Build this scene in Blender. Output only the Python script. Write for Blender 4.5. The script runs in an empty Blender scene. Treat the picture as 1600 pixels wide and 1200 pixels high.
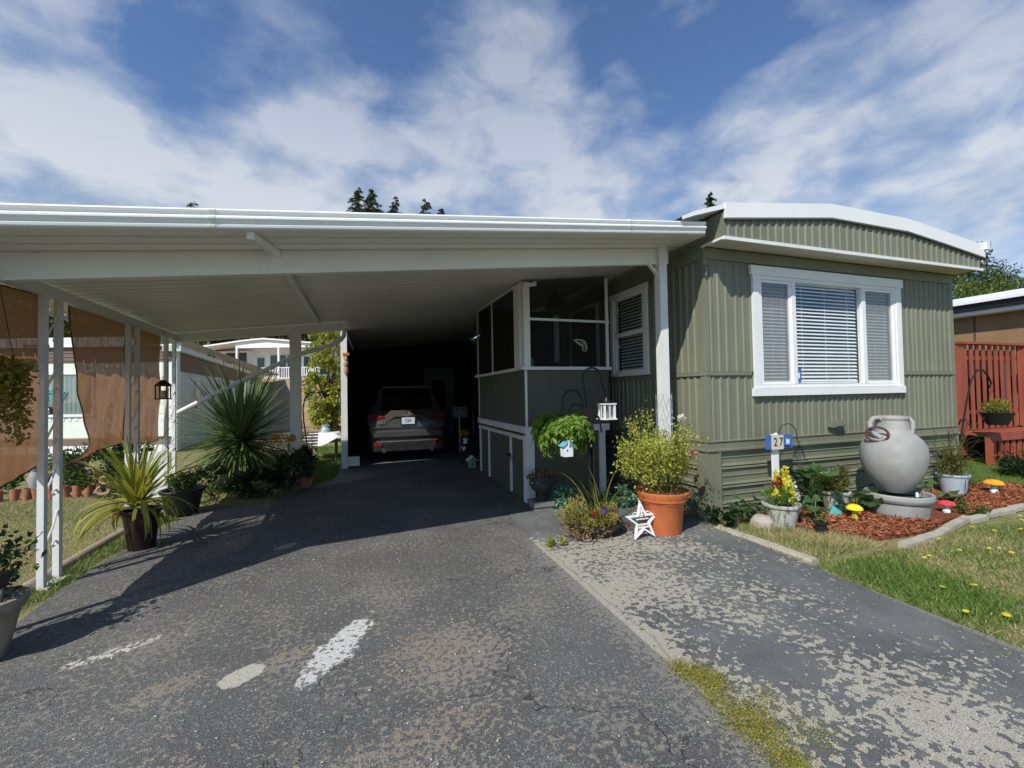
import bpy, math, random
import numpy as np
from mathutils import Matrix, Vector
R = math.radians
random.seed(7); rng = np.random.default_rng(7)
S = bpy.context.scene; COL = S.collection
PI = math.pi
# ------------------------------------------------------------------ camera
def cam_axes(yaw, p, r):
    yaw, p, r = R(yaw), R(p), R(r)
    f = Vector((math.sin(yaw)*math.cos(p), math.cos(yaw)*math.cos(p), math.sin(p)))
    rt = Vector((math.cos(yaw), -math.sin(yaw), 0)); up = rt.cross(f)
    return rt*math.cos(r)+up*math.sin(r), -rt*math.sin(r)+up*math.cos(r), f
cd = bpy.data.cameras.new('camera'); cam = bpy.data.objects.new('camera', cd); COL.objects.link(cam)
rt_, up_, fw_ = cam_axes(18.534, 1.2845, -1.0068)
m3 = Matrix((rt_, up_, -fw_)).transposed()
cam.matrix_world = Matrix.Translation((0, 0, 1.40)) @ m3.to_4x4()
cd.sensor_width = 36; cd.sensor_fit = 'HORIZONTAL'; cd.lens = 671.4/1600*36
cd.clip_start = .05; cd.clip_end = 2000
S.camera = cam
# ------------------------------------------------------------------ sky, sun, exposure
SUN_H = 51.0; SUN_EL = 45.0          # heading the light travels to (from +Y towards +X), elevation
w = bpy.data.worlds.new('World'); S.world = w; w.use_nodes = True
nt = w.node_tree; nt.nodes.clear(); N = nt.nodes.new; L = nt.links.new
def math_(op, a, b=None, c=None):
    n = N('ShaderNodeMath'); n.operation = op
    for i, v in enumerate((a, b, c)):
        if v is None: continue
        if isinstance(v, (int, float)): n.inputs[i].default_value = v
        else: L(v, n.inputs[i])
    return n.outputs[0]
def rampv(fac, pts):
    n = N('ShaderNodeValToRGB'); e = n.color_ramp.elements
    while len(e) < len(pts): e.new(.5)
    for k, (p, c) in enumerate(pts):
        e[k].position = p; e[k].color = (c, c, c, 1) if isinstance(c, (int, float)) else (*c, 1)
    L(fac, n.inputs[0]); return n.outputs[0]
sky = N('ShaderNodeTexSky'); sky.sky_type = 'NISHITA'; sky.sun_disc = False
sky.sun_elevation = R(SUN_EL); sky.sun_rotation = R(180+SUN_H); sky.air_density = 1.35; sky.dust_density = .25; sky.ozone_density = 3.0; sky.altitude = 1500
bg1 = N('ShaderNodeBackground'); bg1.inputs[1].default_value = .115
hs = N('ShaderNodeHueSaturation'); hs.inputs['Saturation'].default_value = .98; sm_ = N('ShaderNodeMix'); sm_.data_type = 'RGBA'; sm_.blend_type = 'MULTIPLY'; sm_.inputs[0].default_value = 1; sm_.inputs[7].default_value = (.80, .93, 1.12, 1); L(sky.outputs[0], sm_.inputs[6]); L(sm_.outputs[2], hs.inputs['Color']); L(hs.outputs[0], bg1.inputs[0])
tc = N('ShaderNodeTexCoord'); sp = N('ShaderNodeSeparateXYZ'); L(tc.outputs['Generated'], sp.inputs[0])
zz = math_('ADD', math_('MAXIMUM', sp.outputs[2], 0.0), .16)
cx = N('ShaderNodeCombineXYZ'); L(math_('DIVIDE', sp.outputs[0], zz), cx.inputs[0]); L(math_('DIVIDE', sp.outputs[1], zz), cx.inputs[1])
def noise(vec, scale, det, rough, dist=0, off=(0, 0, 0), rot=0, sc=(1, 1, 1)):
    mp = N('ShaderNodeMapping'); mp.inputs['Location'].default_value = off; mp.inputs['Rotation'].default_value = (0, 0, rot); mp.inputs['Scale'].default_value = sc
    L(vec, mp.inputs[0]); n = N('ShaderNodeTexNoise'); L(mp.outputs[0], n.inputs['Vector'])
    n.inputs['Scale'].default_value = scale; n.inputs['Detail'].default_value = det; n.inputs['Roughness'].default_value = rough; n.inputs['Distortion'].default_value = dist
    return n.outputs[0]
cv = N('ShaderNodeVectorMath'); cv.operation = 'MULTIPLY'; L(tc.outputs['Generated'], cv.inputs[0]); cv.inputs[1].default_value = (1, 1, 1.9)
n1 = noise(cv.outputs[0], 4.2, 7, .52, .15, (6.3, 2.9, 5.2), 0, (1, 1, 1))
n2 = noise(cv.outputs[0], 8.5, 6, .55, .3, (1.2, 1.4, .3), 0, (1, 1, 1))
# individual cloud banks and clearings, by direction (x, y, z, angular radius in degrees, weight)
BANKS = [(0.334, 0.805, 0.491, 15.0, 0.17), (0.452, 0.782, 0.43, 9.0, 0.1), (-0.275, 0.868, 0.414, 14.0, 0.13), (-0.441, 0.823, 0.359, 10.0, 0.13), (-0.372, 0.863, 0.343, 9.0, 0.08), (-0.077, 0.835, 0.545, 9.0, 0.11), (-0.144, 0.804, 0.577, 8.0, 0.07), (-0.002, 0.885, 0.466, 8.0, 0.05), (0.216, 0.764, 0.608, 9.0, 0.07), (0.25, 0.711, 0.657, 10.0, 0.07), (-0.369, 0.767, 0.525, 9.0, 0.06), (-0.452, 0.766, 0.458, 8.0, 0.1), (0.687, 0.589, 0.425, 7.0, 0.13), (0.791, 0.42, 0.446, 14.0, 0.11), (0.713, 0.448, 0.539, 10.0, 0.07), (0.856, 0.394, 0.333, 10.0, 0.07), (0.517, 0.599, 0.611, 7.0, 0.05), (0.902, 0.361, 0.237, 6.0, 0.06), (-0.24, 0.814, 0.53, 7.0, -0.1), (-0.311, 0.817, 0.485, 6.0, -0.1), (0.076, 0.759, 0.647, 7.0, -0.1), (0.058, 0.86, 0.507, 5.0, -0.08), (0.505, 0.677, 0.535, 8.0, -0.1), (0.54, 0.753, 0.375, 7.0, -0.12), (0.422, 0.652, 0.63, 6.0, -0.07), (-0.367, 0.797, 0.48, 6.0, -0.1), (0.79, 0.505, 0.347, 7.0, -0.07), (0.693, 0.517, 0.502, 5.0, -0.05), (-0.14, 0.894, 0.425, 3.0, -0.06), (-0.002, 0.885, 0.466, 9.0, 0.08), (-0.14, 0.899, 0.415, 8.0, 0.13), (0.148, 0.876, 0.459, 8.0, 0.08), (0.609, 0.664, 0.434, 8.0, 0.1), (0.533, 0.741, 0.409, 6.0, 0.06), (0.818, 0.474, 0.325, 7.0, 0.05), (0.033, 0.803, 0.595, 8.0, 0.06)]
acc = None
for (x_, y_, z_, r_, w_) in BANKS:
    vm = N('ShaderNodeVectorMath'); vm.operation = 'DOT_PRODUCT'; L(tc.outputs['Generated'], vm.inputs[0]); vm.inputs[1].default_value = (x_, y_, z_)
    mr = N('ShaderNodeMapRange'); mr.interpolation_type = 'SMOOTHSTEP'; L(vm.outputs['Value'], mr.inputs[0])
    mr.inputs[1].default_value = math.cos(R(min(20, r_*1.25))); mr.inputs[2].default_value = 1.0; mr.inputs[3].default_value = 0; mr.inputs[4].default_value = w_*1.15
    acc = mr.outputs[0] if acc is None else math_('ADD', acc, mr.outputs[0])
dens = math_('ADD', math_('ADD', math_('SUBTRACT', math_('MULTIPLY', n1, .62), .07), math_('MULTIPLY', n2, .46)), acc)
low = rampv(sp.outputs[2], [(.0, .06), (.30, .12), (.44, .11), (.56, .03), (.75, .01)])
dens = math_('SUBTRACT', math_('ADD', dens, low), .065)
mask = rampv(dens, [(.465, 0), (.52, .24), (.60, .56), (.78, .93)])
mask = math_('MULTIPLY', mask, rampv(sp.outputs[2], [(.38, 1), (.52, .72), (.72, .50)]))
shade = noise(cv.outputs[0], 4.5, 4, .5, 0, (1.2, 4.3, 0))
ccol = rampv(math_('ADD', math_('MULTIPLY', math_('ADD', shade, n2), .34), math_('MULTIPLY', dens, .36)), [(.42, (.26, .38, .60)), (.54, (.50, .60, .76)), (.66, (.88, .91, .96))])
bg2 = N('ShaderNodeBackground'); bg2.inputs[1].default_value = .80; L(ccol, bg2.inputs[0])
mx = N('ShaderNodeMixShader'); L(math_('MULTIPLY', mask, .88), mx.inputs[0]); L(bg1.outputs[0], mx.inputs[1]); L(bg2.outputs[0], mx.inputs[2])
ow = N('ShaderNodeOutputWorld'); L(mx.outputs[0], ow.inputs[0])
sd = bpy.data.lights.new('sun', 'SUN'); sun = bpy.data.objects.new('sun', sd); COL.objects.link(sun)
sd.energy = 4.6; sd.angle = R(.53); sd.color = (1.0, .95, .87)
tv = Vector((math.sin(R(SUN_H))*math.cos(R(SUN_EL)), math.cos(R(SUN_H))*math.cos(R(SUN_EL)), -math.sin(R(SUN_EL))))
sun.rotation_euler = tv.to_track_quat('-Z', 'Y').to_euler(); sun.location = (-6, -4, 9)
vs = S.view_settings; S.display_settings.display_device = 'sRGB'
vs.view_transform = 'Standard'; vs.look = 'None'; vs.exposure = .10; vs.gamma = 1; vs.use_curve_mapping = False
S.render.engine = 'CYCLES'
try: S.cycles.transparent_max_bounces = 24
except Exception: pass
# ------------------------------------------------------------------ node materials
class NT:
    def __init__(s, name):
        s.m = bpy.data.materials.new(name); s.m.use_nodes = True; s.t = s.m.node_tree; s.t.nodes.clear()
        s.out = s.t.nodes.new('ShaderNodeOutputMaterial'); s.tc = s.t.nodes.new('ShaderNodeTexCoord')
        s.geo = s.t.nodes.new('ShaderNodeNewGeometry')
        s.pos = s.geo.outputs['Position']
    def n(s, t): return s.t.nodes.new(t)
    def l(s, a, b): s.t.links.new(a, b)
    def noise(s, scale, det=4, rough=.55, vec=None, sc=None, dist=0, off=None):
        v = vec or s.pos
        if sc or off:
            mp = s.n('ShaderNodeMapping'); mp.inputs['Scale'].default_value = sc or (1, 1, 1); mp.inputs['Location'].default_value = off or (0, 0, 0)
            s.l(v, mp.inputs[0]); v = mp.outputs[0]
        n = s.n('ShaderNodeTexNoise'); s.l(v, n.inputs['Vector']); n.inputs['Scale'].default_value = scale
        n.inputs['Detail'].default_value = det; n.inputs['Roughness'].default_value = rough; n.inputs['Distortion'].default_value = dist
        return n.outputs[0]
    def voro(s, scale, feat='DISTANCE_TO_EDGE', vec=None, rnd=1):
        n = s.n('ShaderNodeTexVoronoi'); n.feature = feat; s.l(vec or s.pos, n.inputs['Vector']); n.inputs['Scale'].default_value = scale
        n.inputs['Randomness'].default_value = rnd
        return n.outputs['Distance']
    def ramp(s, fac, pts, interp='LINEAR'):
        n = s.n('ShaderNodeValToRGB'); e = n.color_ramp.elements; n.color_ramp.interpolation = interp
        while len(e) < len(pts): e.new(.5)
        for k, (p, c) in enumerate(pts):
            e[k].position = p; e[k].color = (c, c, c, 1) if isinstance(c, (int, float)) else (*c, 1)
        s.l(fac, n.inputs[0]); return n.outputs[0]
    def math(s, op, a, b=None, c=None, clamp=False):
        n = s.n('ShaderNodeMath'); n.operation = op; n.use_clamp = clamp
        for i, v in enumerate((a, b, c)):
            if v is None: continue
            if isinstance(v, (int, float)): n.inputs[i].default_value = v
            else: s.l(v, n.inputs[i])
        return n.outputs[0]
    def mix(s, f, a, b, blend='MIX'):
        n = s.n('ShaderNodeMix'); n.data_type = 'RGBA'; n.blend_type = blend
        for i, v in ((0, f), (6, a), (7, b)):
            if isinstance(v, (int, float)): n.inputs[i].default_value = v
            elif isinstance(v, tuple): n.inputs[i].default_value = (*v, 1)
            else: s.l(v, n.inputs[i])
        return n.outputs[2]
    def xyz(s):
        n = s.n('ShaderNodeSeparateXYZ'); s.l(s.pos, n.inputs[0]); return n.outputs
    def bump(s, h, st=.3, d=.01):
        n = s.n('ShaderNodeBump'); n.inputs['Strength'].default_value = st; n.inputs['Distance'].default_value = d; s.l(h, n.inputs['Height']); return n.outputs[0]
    def bsdf(s, col, rough=.6, metal=0, nrm=None, spec=.5, coat=0, trans=0):
        b = s.n('ShaderNodeBsdfPrincipled')
        for k, v in (('Base Color', col), ('Roughness', rough), ('Metallic', metal), ('Specular IOR Level', spec), ('Coat Weight', coat), ('Transmission Weight', trans)):
            if isinstance(v, (int, float)): b.inputs[k].default_value = v
            elif isinstance(v, tuple): b.inputs[k].default_value = (*v, 1)
            else: s.l(v, b.inputs[k])
        if nrm: s.l(nrm, b.inputs['Normal'])
        return b.outputs[0]
    def fin(s, sh): s.l(sh, s.out.inputs[0]); return s.m
def dim(c, f): return tuple(min(1, x*f) for x in c)
def paint(name, c, rough=.5, var=.12, dirt=.1, bump=.15, scale=3, metal=0, streak=False, spec=.4):
    t = NT(name)
    a = t.noise(scale, 5, .6, sc=(1, 1, .25) if streak else None); b = t.noise(scale*14, 3, .6)
    col = t.mix(t.ramp(a, [(.35, 0), (.7, 1)]), dim(c, 1-var), dim(c, 1+var*.5))
    col = t.mix(t.math('MULTIPLY', t.ramp(b, [(.55, 0), (.75, 1)]), dirt), col, dim(c, .45))
    r = t.ramp(a, [(.3, max(0, rough-.1)), (.7, min(1, rough+.1))])
    return t.fin(t.bsdf(col, r, metal, t.bump(b, bump, .004), spec))
def leafmat(name, c1, c2, rough=.5, tl=.35, spec=.3):
    t = NT(name)
    ri = t.geo.outputs['Random Per Island']
    col = t.mix(ri, c1, c2)
    col = t.mix(t.math('MULTIPLY', t.noise(2.5, 3), .5), col, dim(c1, .55))
    b = t.bsdf(col, rough, spec=spec)
    tr = t.n('ShaderNodeBsdfTranslucent'); t.l(t.mix(.5, col, dim(c2, 1.5)), tr.inputs[0])
    m = t.n('ShaderNodeMixShader'); m.inputs[0].default_value = tl; t.l(b, m.inputs[1]); t.l(tr.outputs[0], m.inputs[2])
    return t.fin(m.outputs[0])
M = {}
GREEN = (.176, .184, .132)
def sidingmat():
    t = NT('sage_siding_paint'); x = t.xyz()
    a = t.noise(1.4, 5, .6); st = t.noise(9, 5, .65, sc=(1, 1, .08)); sp = t.noise(60, 3, .6); dn = t.noise(3.5, 3, .5)
    col = t.mix(t.ramp(a, [(.3, 0), (.7, 1)]), dim(GREEN, .90), dim(GREEN, 1.10))
    col = t.mix(t.math('MULTIPLY', t.ramp(st, [(.48, 0), (.72, 1)]), .38), col, dim(GREEN, 1.38))
    col = t.mix(t.math('MULTIPLY', t.ramp(st, [(.25, 1), (.42, 0)]), .30), col, dim(GREEN, .62))
    col = t.mix(t.math('MULTIPLY', t.ramp(sp, [(.66, 0), (.74, 1)]), .35), col, dim(GREEN, .45))
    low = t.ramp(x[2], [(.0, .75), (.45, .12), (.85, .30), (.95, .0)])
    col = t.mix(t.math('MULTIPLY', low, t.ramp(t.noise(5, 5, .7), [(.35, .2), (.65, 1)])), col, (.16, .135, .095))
    return t.fin(t.bsdf(col, .55, 0, t.bump(t.math('ADD', t.math('MULTIPLY', sp, .3), t.math('MULTIPLY', dn, 1.5)), .25, .012), .4))
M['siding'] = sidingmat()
M['skirt'] = paint('sage_skirt_paint', (.180, .190, .130), .6, .16, .4, .3, 2.2)
M['darkgreen'] = paint('dark_green_board', (.095, .10, .075), .6, .12, .2, .1, 3)
M['white'] = paint('white_paint', (.78, .79, .78), .45, .04, .10, .08, 4)
M['roofwhite'] = paint('white_roof_metal', (.80, .82, .81), .4, .03, .05, .05, 1.5)
M['ceil'] = paint('white_pan_metal', (.76, .76, .73), .45, .06, .10, .05, .9, streak=True)
M['postwhite'] = paint('old_white_post_paint', (.74, .75, .73), .5, .06, .25, .2, 6)
M['cream'] = paint('cream_soffit', (.60, .58, .50), .6, .08, .1, .1, 2)
M['black'] = paint('black_metal', (.018, .018, .02), .4, .2, .1, .1, 20, metal=.3)
M['blackplastic'] = paint('black_plastic', (.02, .02, .022), .4, .2, .1, .1, 15)
M['slat'] = paint('blind_slat', (.84, .85, .85), .5, .03, 0, 0, 5)
M['orange'] = paint('terracotta_plastic', (.60, .17, .055), .5, .16, .35, .2, 5)
M['terra'] = paint('terracotta', (.36, .15, .085), .8, .2, .4, .3, 9)
M['stonepot'] = paint('stone_pot', (.30, .26, .20), .85, .3, .6, .5, 9)
M['urn'] = paint('dark_urn', (.045, .05, .055), .6, .2, .3, .3, 12)
M['plinth'] = paint('grey_plinth', (.22, .22, .21), .8, .2, .4, .4, 12)
M['bluepot'] = paint('pale_blue_pot', (.42, .50, .55), .4, .06, .15, .05, 6)
M['redfence'] = paint('red_stain', (.33, .075, .042), .7, .2, .35, .3, 5, streak=True)
M['brownwall'] = paint('brown_wall', (.30, .18, .09), .7, .22, .3, .2, 1.2, streak=True)
M['brownband'] = paint('brown_band', (.20, .135, .11), .6, .1, .15, .1, 2)
M['nbwhite'] = paint('neighbour_white', (.74, .78, .70), .55, .06, .1, .05, 1.2, streak=True)
M['wood'] = paint('weathered_wood', (.34, .28, .21), .8, .25, .5, .4, 8)
M['concrete'] = paint('edging_concrete', (.42, .38, .31), .85, .18, .5, .5, 10)
M['soil'] = paint('soil', (.045, .03, .02), .95, .4, .3, .6, 20)
M['rust'] = paint('rusty_iron', (.10, .05, .04), .8, .25, .4, .3, 20)
M['chrome'] = paint('chrome', (.8, .8, .8), .15, .05, 0, 0, 3, metal=1)
M['yellow'] = paint('yellow_gloss', (.85, .68, .02), .3, .05, .1, .05, 9)
M['redg'] = paint('red_gloss', (.62, .06, .07), .3, .08, .1, .05, 9)
M['orangeg'] = paint('orange_gloss', (.85, .36, .02), .3, .08, .1, .05, 9)
M['blue'] = paint('blue_paint', (.05, .14, .42), .5, .1, .15, .05, 9)
M['skyblue'] = paint('sky_blue_paint', (.15, .42, .62), .5, .1, .15, .1, 12)
M['leafgreen'] = paint('pale_green_paint', (.22, .34, .2), .6)
M['teal'] = paint('teal_paint', (.12, .48, .48), .5, .1, .1, .05, 9)
M['tile'] = paint('number_tile', (.62, .58, .46), .4, .05, .1, .05, 9)
M['ink'] = paint('black_ink', (.01, .01, .01), .5, 0, 0, 0, 5)
M['tire'] = paint('rubber', (.02, .02, .02), .8, .1, .1, .2, 20)
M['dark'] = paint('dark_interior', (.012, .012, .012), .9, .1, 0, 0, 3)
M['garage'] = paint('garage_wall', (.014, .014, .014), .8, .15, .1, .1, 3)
M['twig'] = paint('dry_twig', (.20, .12, .07), .9, .3, .3, .2, 20)
M['bark'] = paint('bark', (.10, .075, .05), .9, .3, .5, .6, 8)
M['sack'] = paint('tan_cloth', (.42, .28, .18), .8, .2, .3, .3, 20)
def vasemat():
    t = NT('grey_vase_glaze'); x = t.xyz()
    a = t.noise(4, 6, .65); b = t.noise(1.2, 3, .5, sc=(3, 3, .6)); c = t.noise(60, 3, .6)
    col = t.mix(t.ramp(a, [(.35, 0), (.68, 1)]), (.27, .275, .265), (.36, .365, .35))
    col = t.mix(t.math('MULTIPLY', t.ramp(b, [(.60, 0), (.74, 1)]), .35), col, (.40, .30, .20))
    return t.fin(t.bsdf(col, .6, 0, t.bump(t.math('ADD', a, t.math('MULTIPLY', c, .2)), .25, .01), .3))
M['vase'] = vasemat()
def glassmat(name, dark=(.02, .025, .03), tr=.6):
    t = NT(name)
    g = t.n('ShaderNodeBsdfGlossy'); g.inputs['Roughness'].default_value = .03; g.inputs[0].default_value = (.9, .95, 1, 1)
    a = t.n('ShaderNodeBsdfTransparent'); a.inputs[0].default_value = (tr, tr*1.03, tr*1.03, 1)
    fr = t.n('ShaderNodeLayerWeight'); fc = t.math('ADD', t.math('MULTIPLY', t.math('POWER', fr.outputs['Facing'], 4), .8), .07)
    m = t.n('ShaderNodeMixShader'); t.l(fc, m.inputs[0]); t.l(a.outputs[0], m.inputs[1]); t.l(g.outputs[0], m.inputs[2])
    return t.fin(m.outputs[0])
M['glass'] = glassmat('window_glass', tr=.9)
M['tint'] = glassmat('tinted_glass', tr=.06)
def screenmat(name, col, op, tl=0.0, thread=0):
    t = NT(name)
    d = t.bsdf(col, .8, spec=.1)
    if tl:
        tr = t.n('ShaderNodeBsdfTranslucent'); tr.inputs[0].default_value = (*dim(col, 1.35), 1)
        m0 = t.n('ShaderNodeMixShader'); m0.inputs[0].default_value = tl; t.l(d, m0.inputs[1]); t.l(tr.outputs[0], m0.inputs[2]); d = m0.outputs[0]
    a = t.n('ShaderNodeBsdfTransparent')
    m = t.n('ShaderNodeMixShader')
    if thread: t.l(t.math('ADD', t.math('MULTIPLY', t.noise(thread, 3, .7, sc=(1, 1, .25)), .22), op-.11, clamp=True), m.inputs[0])
    else: m.inputs[0].default_value = op
    t.l(a.outputs[0], m.inputs[1]); t.l(d, m.inputs[2])
    return t.fin(m.outputs[0])
M['screen'] = screenmat('insect_screen', (.022, .023, .022), .66)
M['shade'] = screenmat('brown_shade_cloth', (.235, .118, .060), .955, .48, 55)
def hedge(name, c1, c2, **k): M[name] = leafmat(name, c1, c2, **k)
hedge('leaf_mid', (.055, .12, .022), (.13, .20, .035)); hedge('leaf_dark', (.014, .035, .012), (.045, .085, .025))
hedge('leaf_yel', (.20, .24, .03), (.36, .36, .06)); hedge('leaf_olive', (.11, .13, .03), (.22, .21, .06))
hedge('leaf_fern', (.14, .26, .035), (.30, .44, .08)); hedge('leaf_yucca', (.07, .13, .035), (.24, .32, .11), rough=.35, spec=.5)
hedge('leaf_lime', (.17, .24, .025), (.46, .42, .07), rough=.4); hedge('leaf_jade', (.03, .16, .07), (.22, .42, .28))
hedge('leaf_hosta', (.05, .12, .035), (.13, .22, .07), rough=.35, spec=.6); hedge('leaf_conifer', (.03, .062, .022), (.085, .125, .045), tl=.2)
hedge('leaf_gold', (.22, .17, .03), (.42, .33, .07)); hedge('leaf_brown', (.20, .12, .055), (.42, .27, .13), tl=.2)
hedge('leaf_sedum', (.30, .27, .06), (.54, .48, .14)); hedge('petal_yellow', (.75, .66, .04), (.92, .85, .12)); hedge('petal_red', (.25, .01, .02), (.45, .03, .04))
hedge('petal_pink', (.75, .35, .38), (.85, .5, .5)); hedge('petal_white', (.75, .75, .7), (.85, .85, .8)); hedge('petal_violet', (.12, .08, .35), (.25, .18, .5))
hedge('petal_orange', (.75, .25, .02), (.85, .45, .03)); hedge('stem', (.10, .14, .04), (.22, .24, .08)); hedge('rose_leaf', (.24, .30, .04), (.62, .60, .14))
hedge('tree_leaf', (.09, .14, .022), (.28, .32, .06)); hedge('tree_dark', (.022, .045, .012), (.075, .11, .03)); hedge('straw', (.30, .22, .11), (.48, .38, .20), tl=.2)
hedge('grass', (.09, .18, .03), (.25, .34, .08)); hedge('grass_dry', (.34, .30, .13), (.58, .52, .28)); hedge('chip', (.26, .075, .035), (.50, .22, .12), tl=0.0, rough=.85, spec=.1)
# ------------------------------------------------------------------ geometry helpers
def tag(o, label=None, cat=None, group=None, kind=None):
    for k, v in (('label', label), ('category', cat), ('group', group), ('kind', kind)):
        if v: o[k] = v
    return o
def thing(name, label, cat, loc=(0, 0, 0), rz=0, group=None):
    o = bpy.data.objects.new(name, None); COL.objects.link(o); o.location = loc; o.rotation_euler = (0, 0, rz)
    o.empty_display_size = .1
    return tag(o, label, cat, group)
def wmat(o):
    m = Matrix.Identity(4)
    while o:
        m = Matrix.LocRotScale(o.location, o.rotation_euler, o.scale) @ m; o = o.parent
    return m
def link(me, name, parent=None, loc=None, rot=None, sc=None):
    o = bpy.data.objects.new(name, me); COL.objects.link(o)
    if parent: o.parent = parent
    if loc is not None: o.location = loc
    if rot is not None: o.rotation_euler = rot
    if sc is not None: o.scale = sc
    return o
class MB:
    def __init__(s): s.v = []; s.f = []; s.sm = False
    def add(s, vs, fs):
        b = len(s.v); s.v += [tuple(v) for v in vs]; s.f += [tuple(b+i for i in f) for f in fs]; return s
    def box(s, x0, x1, y0, y1, z0, z1, zf=None):
        v = [(x, y, z) for z in (z0, z1) for y in (y0, y1) for x in (x0, x1)]
        return s.add(v, [(0, 2, 3, 1), (4, 5, 7, 6), (0, 1, 5, 4), (2, 6, 7, 3), (0, 4, 6, 2), (1, 3, 7, 5)])
    def obox(s, a, b, wdt, hgt, up=(0, 0, 1)):
        a = Vector(a); b = Vector(b); d = (b-a).normalized(); u = Vector(up); sd_ = d.cross(u)
        if sd_.length < 1e-4: sd_ = Vector((1, 0, 0))
        sd_.normalize(); u = sd_.cross(d).normalized()
        v = [p+sd_*i*wdt/2+u*j*hgt/2 for p in (a, b) for i, j in ((-1, -1), (1, -1), (1, 1), (-1, 1))]
        return s.add(v, [(0, 1, 2, 3), (7, 6, 5, 4), (0, 4, 5, 1), (1, 5, 6, 2), (2, 6, 7, 3), (3, 7, 4, 0)])
    def tube(s, pts, r, n=8, caps=True):
        pts = [Vector(p) for p in pts]; rings = []; k = len(pts); pu = None
        for i, p in enumerate(pts):
            d = (pts[min(i+1, k-1)]-pts[max(i-1, 0)]).normalized()
            if pu is None: pu = d.orthogonal().normalized()
            else:
                pu = (pu-d*pu.dot(d)); pu = pu.normalized() if pu.length > 1e-5 else d.orthogonal().normalized()
            q = d.cross(pu); rr = r[i] if isinstance(r, (list, tuple)) else r
            rings.append([p+(pu*math.cos(2*PI*j/n)+q*math.sin(2*PI*j/n))*rr for j in range(n)])
        v = [x for g in rings for x in g]
        f = [(i*n+j, i*n+(j+1) % n, (i+1)*n+(j+1) % n, (i+1)*n+j) for i in range(k-1) for j in range(n)]
        if caps: f += [tuple(range(n))[::-1], tuple((k-1)*n+j for j in range(n))]
        s.sm = True; return s.add(v, f)
    def lathe(s, prof, c=(0, 0, 0), n=28, sx=1, sy=1):
        v = []; k = len(prof)
        for r, z in prof:
            for j in range(n): v.append((c[0]+r*sx*math.cos(2*PI*j/n), c[1]+r*sy*math.sin(2*PI*j/n), c[2]+z))
        f = [(i*n+j, i*n+(j+1) % n, (i+1)*n+(j+1) % n, (i+1)*n+j) for i in range(k-1) for j in range(n)]
        f += [tuple(range(n))[::-1], tuple((k-1)*n+j for j in range(n))]
        s.sm = True; return s.add(v, f)
    def prism(s, poly, axis, a, b):
        """poly of 2D points, extruded along axis from a to b"""
        def P(p, t):
            return (t, p[0], p[1]) if axis == 'x' else (p[0], t, p[1]) if axis == 'y' else (p[0], p[1], t)
        n = len(poly); v = [P(p, a) for p in poly]+[P(p, b) for p in poly]
        f = [tuple(range(n))[::-1], tuple(range(n, 2*n))]+[(i, (i+1) % n, n+(i+1) % n, n+i) for i in range(n)]
        return s.add(v, f)
    def strip(s, prof, fn):
        """open profile swept between two ends; fn(p, end) -> xyz"""
        n = len(prof); v = [fn(p, 0) for p in prof]+[fn(p, 1) for p in prof]
        return s.add(v, [(i, i+1, n+i+1, n+i) for i in range(n-1)])
    def mesh(s, name, mat, smooth=None):
        me = bpy.data.meshes.new(name); me.from_pydata(s.v, [], s.f); me.materials.append(M[mat] if isinstance(mat, str) else mat)
        if (s.sm if smooth is None else smooth):
            me.polygons.foreach_set('use_smooth', [True]*len(me.polygons))
            try: me.set_sharp_from_angle(angle=R(38))
            except Exception: pass
        me.update(); return me
    def build(s, name, mat, parent=None, world=True, smooth=None, **tg):
        if parent and world:
            mi = wmat(parent).inverted(); s.v = [tuple(mi @ Vector(v)) for v in s.v]
        elif parent is None and world and s.v:
            c = np.mean(np.array(s.v), 0); z = min(v[2] for v in s.v); o_ = (float(c[0]), float(c[1]), float(z))
            s.v = [(a-o_[0], b-o_[1], c_-o_[2]) for a, b, c_ in s.v]
            o = link(s.mesh(name, mat, smooth), name, None, o_); return tag(o, **tg)
        o = link(s.mesh(name, mat, smooth), name, parent); return tag(o, **tg)
def np_mesh(name, V, F, mat, smooth=False):
    """V (n,3), F (m,k) numpy, all faces k-gons"""
    me = bpy.data.meshes.new(name); n, m, k = len(V), len(F), F.shape[1]
    me.vertices.add(n); me.vertices.foreach_set('co', np.ascontiguousarray(V, dtype=np.float32).ravel())
    me.loops.add(m*k); me.loops.foreach_set('vertex_index', np.ascontiguousarray(F, dtype=np.int32).ravel())
    me.polygons.add(m); me.polygons.foreach_set('loop_start', np.arange(0, m*k, k, dtype=np.int32))
    try: me.polygons.foreach_set('loop_total', np.full(m, k, dtype=np.int32))
    except Exception: pass
    me.materials.append(M[mat]); me.update(calc_edges=True)
    if smooth: me.polygons.foreach_set('use_smooth', [True]*m)
    return me
def unit(a): return a/np.maximum(np.linalg.norm(a, axis=1, keepdims=True), 1e-9)
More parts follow.
